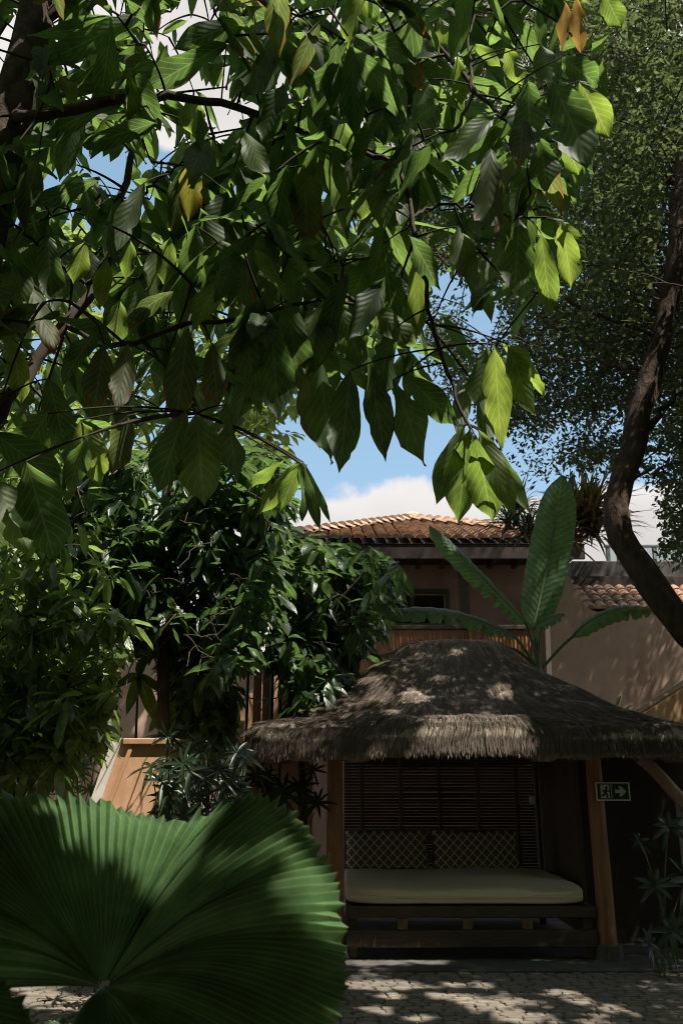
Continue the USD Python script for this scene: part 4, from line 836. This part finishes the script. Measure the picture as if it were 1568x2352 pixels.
leafy_tree('sunlit yellow green tree seen through gaps behind the big leaves', 'tree',
    [[at(160, 1800, 12.0)[0], 11.6, -.05], at(160, 1700, 11.6), at(180, 1300, 11.6), at(230, 1000, 11.8)], .10,
    [(-120, 560), (420, 500), (900, 420), (1000, 520), (900, 800), (690, 900), (660, 1100), (-120, 1150)], (10.6, 13.2), 900, .18, .32,
    [([at(190, 1250, 11.6), at(420, 950, 11.8), at(660, 700, 12.0), at(860, 520, 12.0)], .05), ([at(190, 1250, 11.6), at(60, 950, 11.6), at(-40, 760, 11.6)], .05)], 34, mat=LEAF_FAR)
leafy_tree('low broad leaved shrub filling the space beneath the straight trunked tree', 'shrub',
    [[at(480, 1760, 9.2)[0], 9.2, -.05], at(480, 1760, 9.2), at(485, 1690, 9.2), at(490, 1620, 9.2), at(480, 1540, 9.2)], .03,
    [(395, 1480), (545, 1470), (560, 1560), (545, 1690), (420, 1700), (395, 1600)], (8.6, 9.8), 130, .18, .32,
    [([at(485, 1680, 9.2), at(440, 1600, 9.1), at(420, 1530, 9.0)], .015)], 35)
leafy_tree('pale leaved bush in front of the peach wall beside the forked trunk', 'shrub',
    [[at(240, 1800, 9.4)[0], 9.4, -.05], at(240, 1790, 9.4), at(245, 1700, 9.4), at(240, 1600, 9.4)], .025,
    [(170, 1560), (265, 1540), (275, 1640), (230, 1720), (160, 1730)], (8.9, 9.8), 60, .18, .30,
    [([at(243, 1720, 9.4), at(210, 1660, 9.3), at(195, 1600, 9.3)], .012)], 36)
# bamboo canes
for q, (x, w, dx) in enumerate(((622, .022, 6), (648, .018, -4), (565, .018, 8))):
    bq = thing('bamboo_cane', ['greenish upright bamboo cane nearest the hut eave', 'thin pale bamboo cane beside the thicker green cane', 'leaning thin bamboo cane by the stair wall'][q], 'bamboo', None)
    X0, X1 = at(x, 1660, 10.0), at(x + dx, 1440, 10.0)
    cane = [np.array([X0[0], 10.0, 0.0]) * (1 - t) + X1 * t for t in np.linspace(0, 1, 13)]
    obj('cane', tube(cane, w, 8), STEM_G if q == 0 else REED, bq, smooth=True)
    for c in cane[1:-1]: obj('node_ring', tube([c - [0, 0, .006], c + [0, 0, .006]], w * 1.18, 8), REED_V, bq, smooth=True)
    v, u, f = leaves(np.array([cane[9 + (k % 4)] for k in range(16)]), unit(r.normal(size=(16, 3)) * [1, .6, .5]), np.tile([0, -.6, .8], (16, 1)), r.uniform(.12, .22, 16), .022, .5, .2, 0, 2, 5, 'lance')
    stuff_leaves('foliage', v, u, f, LEAF_MID, bq, kind='stuff')
# yellow-green hanging strap leaf left of the trunk
bl = thing('strap_leaf_plant', 'plant with bright yellow green strap leaves beside the straight dark trunk', 'plant')
sx0 = at(322, 1540, 8.3)
obj('stem', tube([[sx0[0] + .02, 8.35, 0], [sx0[0] + .01, 8.35, 1.2], at(318, 1545, 8.3)], [.02, .016, .01], 7), STEM_G, bl, smooth=True)
for (x0, y0, x1, y1, w) in ((318, 1550, 362, 1668, 34), (320, 1552, 290, 1640, 26), (320, 1548, 385, 1600, 24), (318, 1548, 262, 1580, 24), (318, 1550, 330, 1500, 22)):
    b, t = at(x0, y0, 8.3), at(x1, y1, 8.15)
    v, u, f = leaves(b[None], (t - b)[None], np.array([[0.3, -.7, .6]]), np.linalg.norm(t - b), w / F * 8.3, .05, .3, .05, 4, 10, 'lance'); obj('leaf', (v[0], f), LEAF_LIT, bl, smooth=True, uv=u[0])
WELLS.append((at(340, 1610, 8.2), .12))

# ------------------------------------------------------------------ rhapis palms and low plants
def fan_plant(label, cat, name, fans, mat, seed, group=None, nl=(7, 10), width=.1):
    r = np.random.default_rng(seed); t = thing(name, label, cat, group)
    root = np.mean([at(x, y, Y) for x, y, Y, q in fans], axis=0); root[2] = 0
    for x, y, Y, q in fans:
        c = at(x, y, Y); R = q / F * Y
        st_ = np.array([root[0] + r.normal(0, .12), root[1] + r.normal(0, .12), 0])
        mid = (st_ + c) / 2 + [0, 0, .25 * (c[2])]
        tt = np.linspace(0, 1, 8)[:, None]; obj('stalk', tube((1 - tt) ** 2 * st_ + 2 * tt * (1 - tt) * mid + tt ** 2 * c, np.linspace(.009, .004, 8), 6), STEM_G, t, smooth=True)
        n = r.integers(*nl) + 1; ang = np.linspace(-2.5, 2.5, n) + r.normal(0, .08, n) + r.normal(0, .5)
        face = unit(np.array([r.normal(0, .5), -1 + r.normal(0, .3), .5 + r.normal(0, .3)])); e1 = unit(np.cross(face, [0, 0, 1.0])); e2 = np.cross(e1, face)
        ax = np.sin(ang)[:, None] * e1 + np.cos(ang)[:, None] * e2 + face * r.uniform(-.1, .3, (n, 1))
        v, u, f = leaves(np.repeat(c[None], n, 0), ax, np.repeat(face[None], n, 0), R * r.uniform(.75, 1.15, n), R * width * 1.6, r.uniform(.15, .6, n), .35, 0, 2, 6, 'lance', seed=seed)
        V, Fc, U = joined(v, u, f); obj('fan_leaf', (V, Fc), mat, t, smooth=True, uv=U)
    return t
r = np.random.default_rng(5)
fans = [(346, 1763, 6.6, 62), (372, 1795, 6.5, 58)] + [(x, y, Y, q) for x, y, Y, q in zip(r.uniform(375, 570, 44), r.uniform(1690, 1890, 44), r.uniform(6.4, 7.4, 44), r.uniform(34, 58, 44))]
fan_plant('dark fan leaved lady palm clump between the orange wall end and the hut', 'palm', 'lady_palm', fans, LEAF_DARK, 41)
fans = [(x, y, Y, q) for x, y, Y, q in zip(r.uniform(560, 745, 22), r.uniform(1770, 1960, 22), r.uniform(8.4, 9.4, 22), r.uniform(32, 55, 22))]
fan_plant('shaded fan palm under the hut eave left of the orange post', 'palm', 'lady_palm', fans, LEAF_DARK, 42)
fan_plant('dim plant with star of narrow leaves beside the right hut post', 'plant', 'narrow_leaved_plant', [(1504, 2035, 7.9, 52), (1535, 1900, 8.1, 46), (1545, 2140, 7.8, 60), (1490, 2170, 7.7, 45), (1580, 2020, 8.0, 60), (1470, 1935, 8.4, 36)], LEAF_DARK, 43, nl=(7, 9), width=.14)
fans = [(x, y, Y, q) for x, y, Y, q in zip(r.uniform(90, 280, 12), r.uniform(1700, 1830, 12), r.uniform(8.6, 9.6, 12), r.uniform(30, 50, 12))]
fan_plant('sparse fan palm in front of the dull peach wall', 'palm', 'lady_palm', fans, LEAF_MID, 44)
fans = [(110, 2385, 0, 60), (150, 2370, 0, 58), (190, 2380, 0, 60), (80, 2400, 0, 60), (228, 2390, 0, 56), (165, 2350, 0, 44)]
lp_ = thing('low_rosette_plant', 'small glossy ground plant on the paving below the palm leaf', 'plant')
for q, (x, y, Y, s_) in enumerate(fans):
    d_ = ray(x, y); Y = float(-EYE / d_[2] * d_[1]); c = at(x, y, Y); n = 9; azm = r.random(n) * 6.28; ax = np.stack([np.cos(azm), np.sin(azm) * .8, np.full(n, .7)], -1)
    v, u, f = leaves(np.repeat(np.array([[c[0], c[1], -.01]]), n, 0), ax, np.tile([0, -.3, 1.0], (n, 1)), s_ / F * Y * 1.3, s_ / F * Y * .6, .9, .2, .1, 4, 8, 'oval', seed=q)
    for w in range(n): obj('leaf', (v[w], f), LEAF_MID, lp_, smooth=True, uv=u[w])

# ------------------------------------------------------------------ banana plant
ban = thing('banana_plant', 'banana plant with broad torn leaves rising behind the thatched roof', 'banana plant')
BY = 11.4
bh = at(1236, 1545, BY)
obj('stem', tube(smooth_path([[bh[0] + .03, BY, -.05], [bh[0] + .01, BY, 1.5], bh, at(1228, 1470, BY)], 16), np.linspace(.11, .05, 16), 12), STEM_G, ban, smooth=True)
BL = [((1236, 1500), (1222, 1448), (1262, 1270), (1290, 1092), 98, 0.0, 'upright banana leaf'), ((1236, 1530), (1208, 1432), (1110, 1330), (985, 1206), 66, -.5, None), ((1236, 1540), (1185, 1465), (1020, 1405), (868, 1412), 66, -.7, None),
      ((1238, 1545), (1312, 1464), (1400, 1405), (1514, 1404), 62, -.4, None), ((1236, 1520), (1240, 1440), (1270, 1418), (1296, 1412), 40, -.4, None), ((1236, 1540), (1180, 1490), (1000, 1480), (866, 1508), 40, .2, None)]
for q, (s0, p0, pm, p1, w, dY, lab) in enumerate(BL):
    a, b, c, d_ = at(*s0, BY), at(*p0, BY + dY * .3), at(*pm, BY + dY * .7), at(*p1, BY + dY)
    if q == 5: a, b, c, d_ = at(*s0, 11.4), at(*p0, 11.3), at(*pm, 11.2), at(*p1, 11.1)
    mid = smooth_path([b, c, d_], 41)
    nv = 40; s = np.linspace(0, 1, nv + 1); W = np.interp(s, LS, SHAPES['banana']) * w / F * BY * .5
    t = unit(np.gradient(mid, axis=0)); vw = unit(np.array([0, 0, EYE]) - mid) ; up = np.array([0, 0, 1.0])
    nn = unit(vw * (.9 if q == 0 else .6) + up * (.1 if q == 0 else .65)); sd = unit(np.cross(t, nn)); n2 = np.cross(sd, t)
    uu = np.linspace(-1, 1, 9); jag = r.random((nv + 1, 2)); tear = np.where(jag < (0 if q == 0 else .13), .5, 1.0)
    V = np.zeros((nv + 1, 9, 3))
    for c_, u_ in enumerate(uu):
        ws = W * abs(u_) * (np.where(abs(u_) > .6, tear[:, int(u_ > 0)], 1.0)); drop = (.25 if q == 0 else .75)
        V[:, c_] = mid + sd * (np.sign(u_) * ws)[:, None] * (1 if q == 0 else .85) + n2 * (ws * .25 * (1 - abs(u_)) - ws * abs(u_) * drop * .6)[:, None] + n2 * (.012 * np.sin(s * 60 + 3 * u_) * abs(u_))[:, None]
    i, j = np.meshgrid(np.arange(nv), np.arange(8), indexing='ij'); A_ = (i * 9 + j).ravel()
    f = np.vstack([np.stack([A_, A_ + 1, A_ + 10], -1), np.stack([A_, A_ + 10, A_ + 9], -1)])
    uvb = np.stack(np.broadcast_arrays(uu[None] * .5 + .5, s[:, None]), -1).reshape(-1, 2)
    lf = obj('leaf', (V.reshape(-1, 3), f), LEAF_BAN, ban, smooth=True, uv=uvb, label=lab)
    obj('midrib', tube(np.vstack([smooth_path([a, (a + b) / 2 + [0, 0, .02], b], 6)[:-1], mid[:36] - n2[:36] * .006]), np.linspace(.022, .004, 41), 6), STEM_G, lf, smooth=True)
for x, y, q in ((1240, 1380, .10), (1280, 1330, .08), (1270, 1120, .06), (1240, 1300, .06), (940, 1400, .06), (1150, 1360, .08), (930, 1490, .12), (1440, 1412, .08), (1070, 1290, .06)): well(x, y, BY, q)

# ------------------------------------------------------------------ spiky clump and bromeliad on the roofs
def strap_clump(name, label, cat, centres, n, L, w, mat, seed, el=(.1, 1.5)):
    r = np.random.default_rng(seed); t = thing(name, label, cat); k_ = 0
    B_, A_, L_ = [], [], []
    for c in centres:
        az = r.random(n) * 6.28; e = r.uniform(*el, n)
        A_.append(np.stack([np.cos(az) * np.cos(e), np.sin(az) * np.cos(e), np.sin(e)], -1)); B_.append(np.repeat(c[None], n, 0) + r.normal(0, .05, (n, 3))); L_.append(r.uniform(.6, 1.1, n) * L)
    B_, A_, L_ = np.vstack(B_), np.vstack(A_), np.concatenate(L_)
    up = np.array([0, 0, 1.0]); nr = unit(up - (A_ * up).sum(1, keepdims=True) * A_ + 1e-3)
    v, u, f = leaves(B_, A_, nr, L_, w, r.uniform(.2, .9, len(B_)), .35, 0, 2, 7, 'strap', seed=seed)
    for q in range(min(len(B_), 290)): obj('leaf', (v[q], f), mat, t, smooth=True, uv=u[q])
    if len(B_) > 290: stuff_leaves('inner_leaves', v[290:], u[290:], f, mat, t, kind='stuff')
    return t
strap_clump('spiky_plant', 'brownish clump of spiky strap leaves on the eave behind the upright banana leaf', 'plant', [at(1345, 1205, 12.8), at(1300, 1235, 12.8), at(1360, 1170, 12.9), at(1320, 1175, 13.2), at(1365, 1225, 12.7)], 110, .92, .040, LEAF_SPIKE, 51)
strap_clump('spiky_plant', 'dark clump of narrow strap leaves on the roof corner under the hanging leaves', 'plant', [at(1175, 1205, 13.6), at(1215, 1225, 13.4), at(1190, 1170, 13.8)], 80, .72, .034, LEAF_DARK, 52)
strap_clump('bromeliad', 'small pale green bromeliad growing on the thatch near the stair parapet', 'plant', [at(1418, 1652, 8.7)], 22, .30, .035, LEAF_MID, 53, (.05, .9))

# ------------------------------------------------------------------ fine leaved tree on the right
r = np.random.default_rng(61)
ft = thing('fine_leaved_tree', 'small leaved tree with sinuous brown trunk leaning in from the edge', 'tree')
TP = [(1780, 2330, 7.4), (1720, 1700, 7.3), (1640, 1530, 7.3), (1568, 1436, 7.3), (1492, 1340, 7.4), (1440, 1262, 7.5), (1410, 1190, 7.6), (1422, 1110, 7.7), (1466, 1000, 7.8), (1496, 860, 7.9), (1530, 720, 8.0), (1556, 560, 8.0), (1572, 400, 8.1), (1600, 200, 8.2), (1560, -60, 8.4)]
tp = [at(x, y, Y) for x, y, Y in TP]; tp[0][2] = -.1
tpath = smooth_path(tp, 70); tpath[20:-2] += (np.stack([meshkit.noise(np.c_[np.arange(48) * .35, np.full(48, k_), np.zeros(48)]) for k_ in (1.5, 7.5, 13.5)], -1) - .5) * .09
obj('trunk', tube(tpath, np.linspace(.135, .072, 70), 14, .6), BARK_RED, ft, smooth=True)
FL = [([at(1530, 720, 8.0), at(1420, 560, 8.4), at(1300, 420, 9.0), at(1180, 260, 9.6)], .05), ([at(1572, 400, 8.1), at(1480, 240, 8.6), at(1380, 60, 9.2)], .05), ([at(1496, 860, 7.9), at(1360, 800, 8.6), at(1220, 720, 9.4), at(1060, 620, 10.0)], .035),
      ([at(1466, 1000, 7.8), at(1560, 900, 7.6), at(1660, 820, 7.4)], .04), ([at(1422, 1110, 7.7), at(1500, 1080, 7.5), at(1600, 1060, 7.4)], .02), ([at(1568, 420, 8.1), at(1510, 415, 8.0), at(1470, 440, 7.9)], .03)]
roots = [tpath[30:]]
for _k in range(11):
    _a = tpath[34 + 3 * _k]; _e = _a + np.array([-r.uniform(.5, 2.6), r.uniform(-.2, 1.8), r.uniform(.2, 1.6)])
    FL.append(([_a, _a * .6 + _e * .4 + [0, 0, .15 + r.normal(0, .1)], _a * .25 + _e * .75 + r.normal(0, .08, 3), _e], .026))
for pts, r0 in FL:
    lp = smooth_path(pts, 18); lp[1:-1] += r.normal(0, .03, (16, 3)); roots.append(lp); obj('branch', tube(lp, np.linspace(r0, r0 * .35, 18), 8, .3), BARK_RED, ft, smooth=True)
FP = [(900, -250), (1750, -250), (1750, 1290), (1600, 1290), (1530, 1265), (1500, 1225), (1545, 1170), (1480, 1100), (1400, 1050), (1330, 1080), (1240, 1085), (1180, 1040), (1060, 900), (980, 800), (900, 560)]
n = 9000; cx, cy = r.uniform(880, 1750, n), r.uniform(-250, 1290, n)
dens = meshkit.fbm(np.c_[cx / 75, cy / 75, np.zeros(n)], 3, 8)
hole = np.ones(n, bool)
for x, y, q in ((1020, 655, 50), (1110, 745, 60), (1440, 1150, 70), (1460, 1210, 60), (1050, 480, 30), (1290, 1060, 20), (1170, 230, 35), (1180, 1010, 40)): hole &= np.hypot(cx - x, cy - y) > q
keep = inside(FP, cx, cy) & hole & (dens > np.where(cx > 1380, .38, .46) - .06 * (cy < 900)); cx, cy = cx[keep], cy[keep]
near_r = np.clip((cx - 1250) / 300, 0, 1); Yc = r.uniform(8.8, 12.6, len(cx)) - near_r * r.uniform(0, 2.2, len(cx))
nodes_f = at(cx, cy, Yc)
# crown over the hut, above the view of the sky
ox = r.uniform(2.1, 8.0, 1700); oy = r.uniform(5.5, 12.0, 1700); oz = 1.55 + oy * np.tan(np.radians(r.uniform(31, 50, 1700)))
nodes_o = np.stack([ox, oy, oz], -1); qx, qy = px(nodes_o); nodes_o = nodes_o[(qy < 1000)]
edge = np.stack([r.uniform(3.4, 7.5, 1500), r.uniform(4.6, 8.6, 1500), r.uniform(3.6, 9.0, 1500)], -1); qx, qy = px(edge); nodes_o = np.vstack([nodes_o, edge[(qx > 1640)][:650]])
low = np.stack([r.uniform(1.6, 4.6, 420), r.uniform(6.0, 8.2, 420), r.uniform(5.4, 7.4, 420)], -1)
for lo_, hi_, k_ in (((4, 9, 6), (8, 11.5, 8.5), 380), ((4.0, 6.4, 3.4), (6.6, 8.6, 6.0), 420)):
    more = r.uniform(lo_, hi_, (k_, 3)); qx, qy = px(more); low = np.vstack([low, more[(qx > 1610) | (qy < 1000)]])
nodes_o = np.vstack([nodes_o, low])
nodes_f = np.vstack([nodes_f, nodes_o])
per = 27; ii = np.repeat(np.arange(len(nodes_f)), per); N = len(ii)
off = r.normal(0, 1, (N, 3)) * [.15, .15, .09]; b = nodes_f[ii] + off
az = r.random(N) * 6.28; el = r.uniform(-.9, .4, N); a = np.stack([np.cos(az) * np.cos(el), np.sin(az) * np.cos(el), np.sin(el)], -1)
up = np.array([0, 0, 1.0]) + r.normal(0, .5, (N, 3)); nr = unit(up - (up * a).sum(1, keepdims=True) * a); L = r.uniform(.05, .10, N)
ok = keep_lit(b, np.full(N, .05)); qx, qy = px(b)
for x, y, q in ((860, 1050, 170), (1440, 1160, 62), (1470, 1220, 48), (1110, 745, 32), (1020, 655, 28)): ok &= np.hypot(qx - x, qy - y) > q
tqx, tqy = px(tpath)
for X_, Y_, p_ in zip(tqx, tqy, tpath):
    if 380 < Y_ < 1440: ok &= ~((np.hypot(qx - X_, qy - Y_) < 44) & (b[:, 1] < p_[1] + .1))
b, a, nr, L = b[ok], a[ok], nr[ok], L[ok]
v, u, f = leaves(b, a, nr, L, L * .46, .3, .0, 0, 1, 2, 'leaflet', seed=9)
stuff_leaves('crown', v, u, f, LEAF_FINE, ft, kind='stuff')
obj('twigs', twigs_to(nodes_f[::9], np.vstack(roots), .007, .06).get(), TWIG, ft, smooth=True, kind='stuff')

# ------------------------------------------------------------------ foreground fan palm
r = np.random.default_rng(71)
fp = thing('fan_palm', 'close dark green fan palm with huge pleated round leaves in the lower corner', 'palm')
def pleated(hub, rim, npl, name, label=None, depth=.0065, seed=0):
    """A round pleated leaf: rim = list of (bearing degrees, x px, y px, Y) of its outer edge."""
    r = np.random.default_rng(seed); rim = np.array(rim, float);     from scipy.interpolate import PchipInterpolator
    o = np.argsort(rim[:, 0]); P = PchipInterpolator(rim[o, 0], rim[o, 1:]); ad_ = np.linspace(rim[0, 0], rim[-1, 0], 900); Ed = P(ad_); cl = np.r_[0, np.cumsum(np.linalg.norm(np.diff(at(Ed[:, 0], Ed[:, 1], Ed[:, 2]), axis=0), axis=1))]; cl = cl / cl[-1] + (ad_ - ad_[0]) / (ad_[-1] - ad_[0]); ang = np.interp(np.linspace(0, 2, npl * 2 + 1), cl, ad_); E = P(ang); edge = at(E[:, 0], E[:, 1], E[:, 2])
    ns = 22; s = np.linspace(.03, 1, ns)
    rad = edge - hub; Lr = np.linalg.norm(rad, axis=1)
    tang = unit(np.gradient(edge, axis=0)); nrm = unit(np.cross(rad, tang)); nrm *= np.where((nrm @ (np.array([0, 0, EYE]) - hub)) < 0, -1, 1)[:, None]
    zig = np.where(np.arange(len(ang)) % 2 == 0, 1.0, -1.0)
    V = hub + rad[:, None] * s[None, :, None]
    V += nrm[:, None] * (zig[:, None] * depth * np.minimum(s * 1.4, 1)[None] * (.9 + .1 * s[None]))[..., None]
    bow = .05 * np.sin(np.pi * s) ; V += nrm[:, None] * bow[None, :, None]
    V[:, -1] += unit(rad) * (np.where(zig > 0, .009, -.004) + r.normal(0, .004, len(ang)))[:, None]   # toothed rim
    V[:, -4:, 2] -= (.012 * r.random(len(ang)))[:, None] * np.array([.05, .2, .5, 1.0])[None] * (zig > 0)[:, None]
    k = ns; i, j = np.meshgrid(np.arange(len(ang) - 1), np.arange(ns - 1), indexing='ij'); A_ = (i * k + j).ravel()
    f = np.vstack([np.stack([A_, A_ + k, A_ + k + 1], -1), np.stack([A_, A_ + k + 1, A_ + 1], -1)])
    uvp = np.stack(np.broadcast_arrays(np.where(zig > 0, .5, .62)[:, None], s[None]), -1).reshape(-1, 2)
    return obj(name, (V.reshape(-1, 3), f), LEAF_PALM, fp, uv=uvp, label=label)
H1 = at(238, 2268, 1.50)
rim1 = [(-112, 150, 2600, 1.34), (-95, 330, 2680, 1.26), (-75, 560, 2620, 1.22), (-50, 700, 2480, 1.24), (-25, 765, 2350, 1.30), (-8, 792, 2260, 1.36), (5, 790, 2170, 1.42), (18, 776, 2060, 1.48), (28, 745, 1965, 1.55), (38, 690, 1885, 1.58), (48, 620, 1838, 1.60), (55, 575, 1830, 1.61),
        (60, 530, 1840, 1.61), (65, 480, 1862, 1.60), (70, 425, 1880, 1.59), (75, 378, 1880, 1.58), (81, 325, 1868, 1.57), (90, 250, 1842, 1.56), (102, 150, 1830, 1.55), (115, 40, 1822, 1.54), (130, -90, 1850, 1.52), (145, -190, 1930, 1.48), (160, -260, 2050, 1.42), (172, -260, 2150, 1.38), (180, -210, 2240, 1.36), (186, -190, 2290, 1.36)]
pleated(H1, rim1, 104, 'leaf', 'broad pleated leaf with a wavy rim', seed=1)
pst = smooth_path([H1 + [0, .02, -.01], at(215, 2370, 1.46), at(150, 2560, 1.42), [-.55, 1.6, .1]], 14)
obj('leaf_stalk', tube(pst, np.linspace(.012, .022, 14), 8), STEM_G, fp, smooth=True)
H2 = at(-190, 2420, 1.2)
pleated(H2, [(-60, 60, 2520, 1.1), (-20, 110, 2430, 1.12), (10, 75, 2350, 1.15), (40, 20, 2270, 1.2), (70, -60, 2230, 1.22), (110, -220, 2230, 1.22), (160, -400, 2300, 1.2)], 34, 'leaf', 'dark leaf crossing the corner', seed=2)
obj('leaf_stalk', tube(smooth_path([H2, at(-230, 2600, 1.25), [-.6, 1.55, .1]], 10), np.linspace(.012, .02, 10), 8), STEM_G, fp, smooth=True)

# ------------------------------------------------------------------ the rest of the garden, beside and behind the viewpoint
r = np.random.default_rng(81)
gt = thing('garden_trees', 'dense leafy garden trees that close in the courtyard around the viewpoint', 'trees'); tag(gt, kind='stuff')
n = 9000; th = r.uniform(-np.pi * 1.22, np.pi * .22, n); R_ = r.uniform(8.5, 10.5, n)
c = np.stack([R_ * np.cos(th), R_ * np.sin(th) + 1.0, r.uniform(0, 1, n) ** .9 * 9.5], -1)
qx, qy = px(c); c = c[(c[:, 1] < .5) | (qx < -140) | (qx > 1720)]
n = len(c); az = r.random(n) * 6.28; el = r.uniform(-1.2, .2, n); a = np.stack([np.cos(az) * np.cos(el), np.sin(az) * np.cos(el), np.sin(el)], -1)
up = np.array([0, 0, 1.0]) + r.normal(0, .4, (n, 3)); nr = unit(up - (up * a).sum(1, keepdims=True) * a)
ok = keep_lit(c, np.full(n, .4)); v, u, f = leaves(c[ok], a[ok], nr[ok], r.uniform(.6, 1.0, ok.sum()), .38, .4, .3, 0, 2, 4, 'cacao', seed=3)
stuff_leaves('crown', v, u, f, LEAF, gt, kind='stuff')
for q in range(10):
    th = -np.pi * (1.1 - q * .13); x, y = 9.6 * math.cos(th), 9.6 * math.sin(th) + 1.0
    if y < 2: obj('trunk', tube([[x, y, 0], [x + .1, y, 3], [x - .1, y + .1, 6]], [.16, .13, .08], 8), BARK, gt, smooth=True)
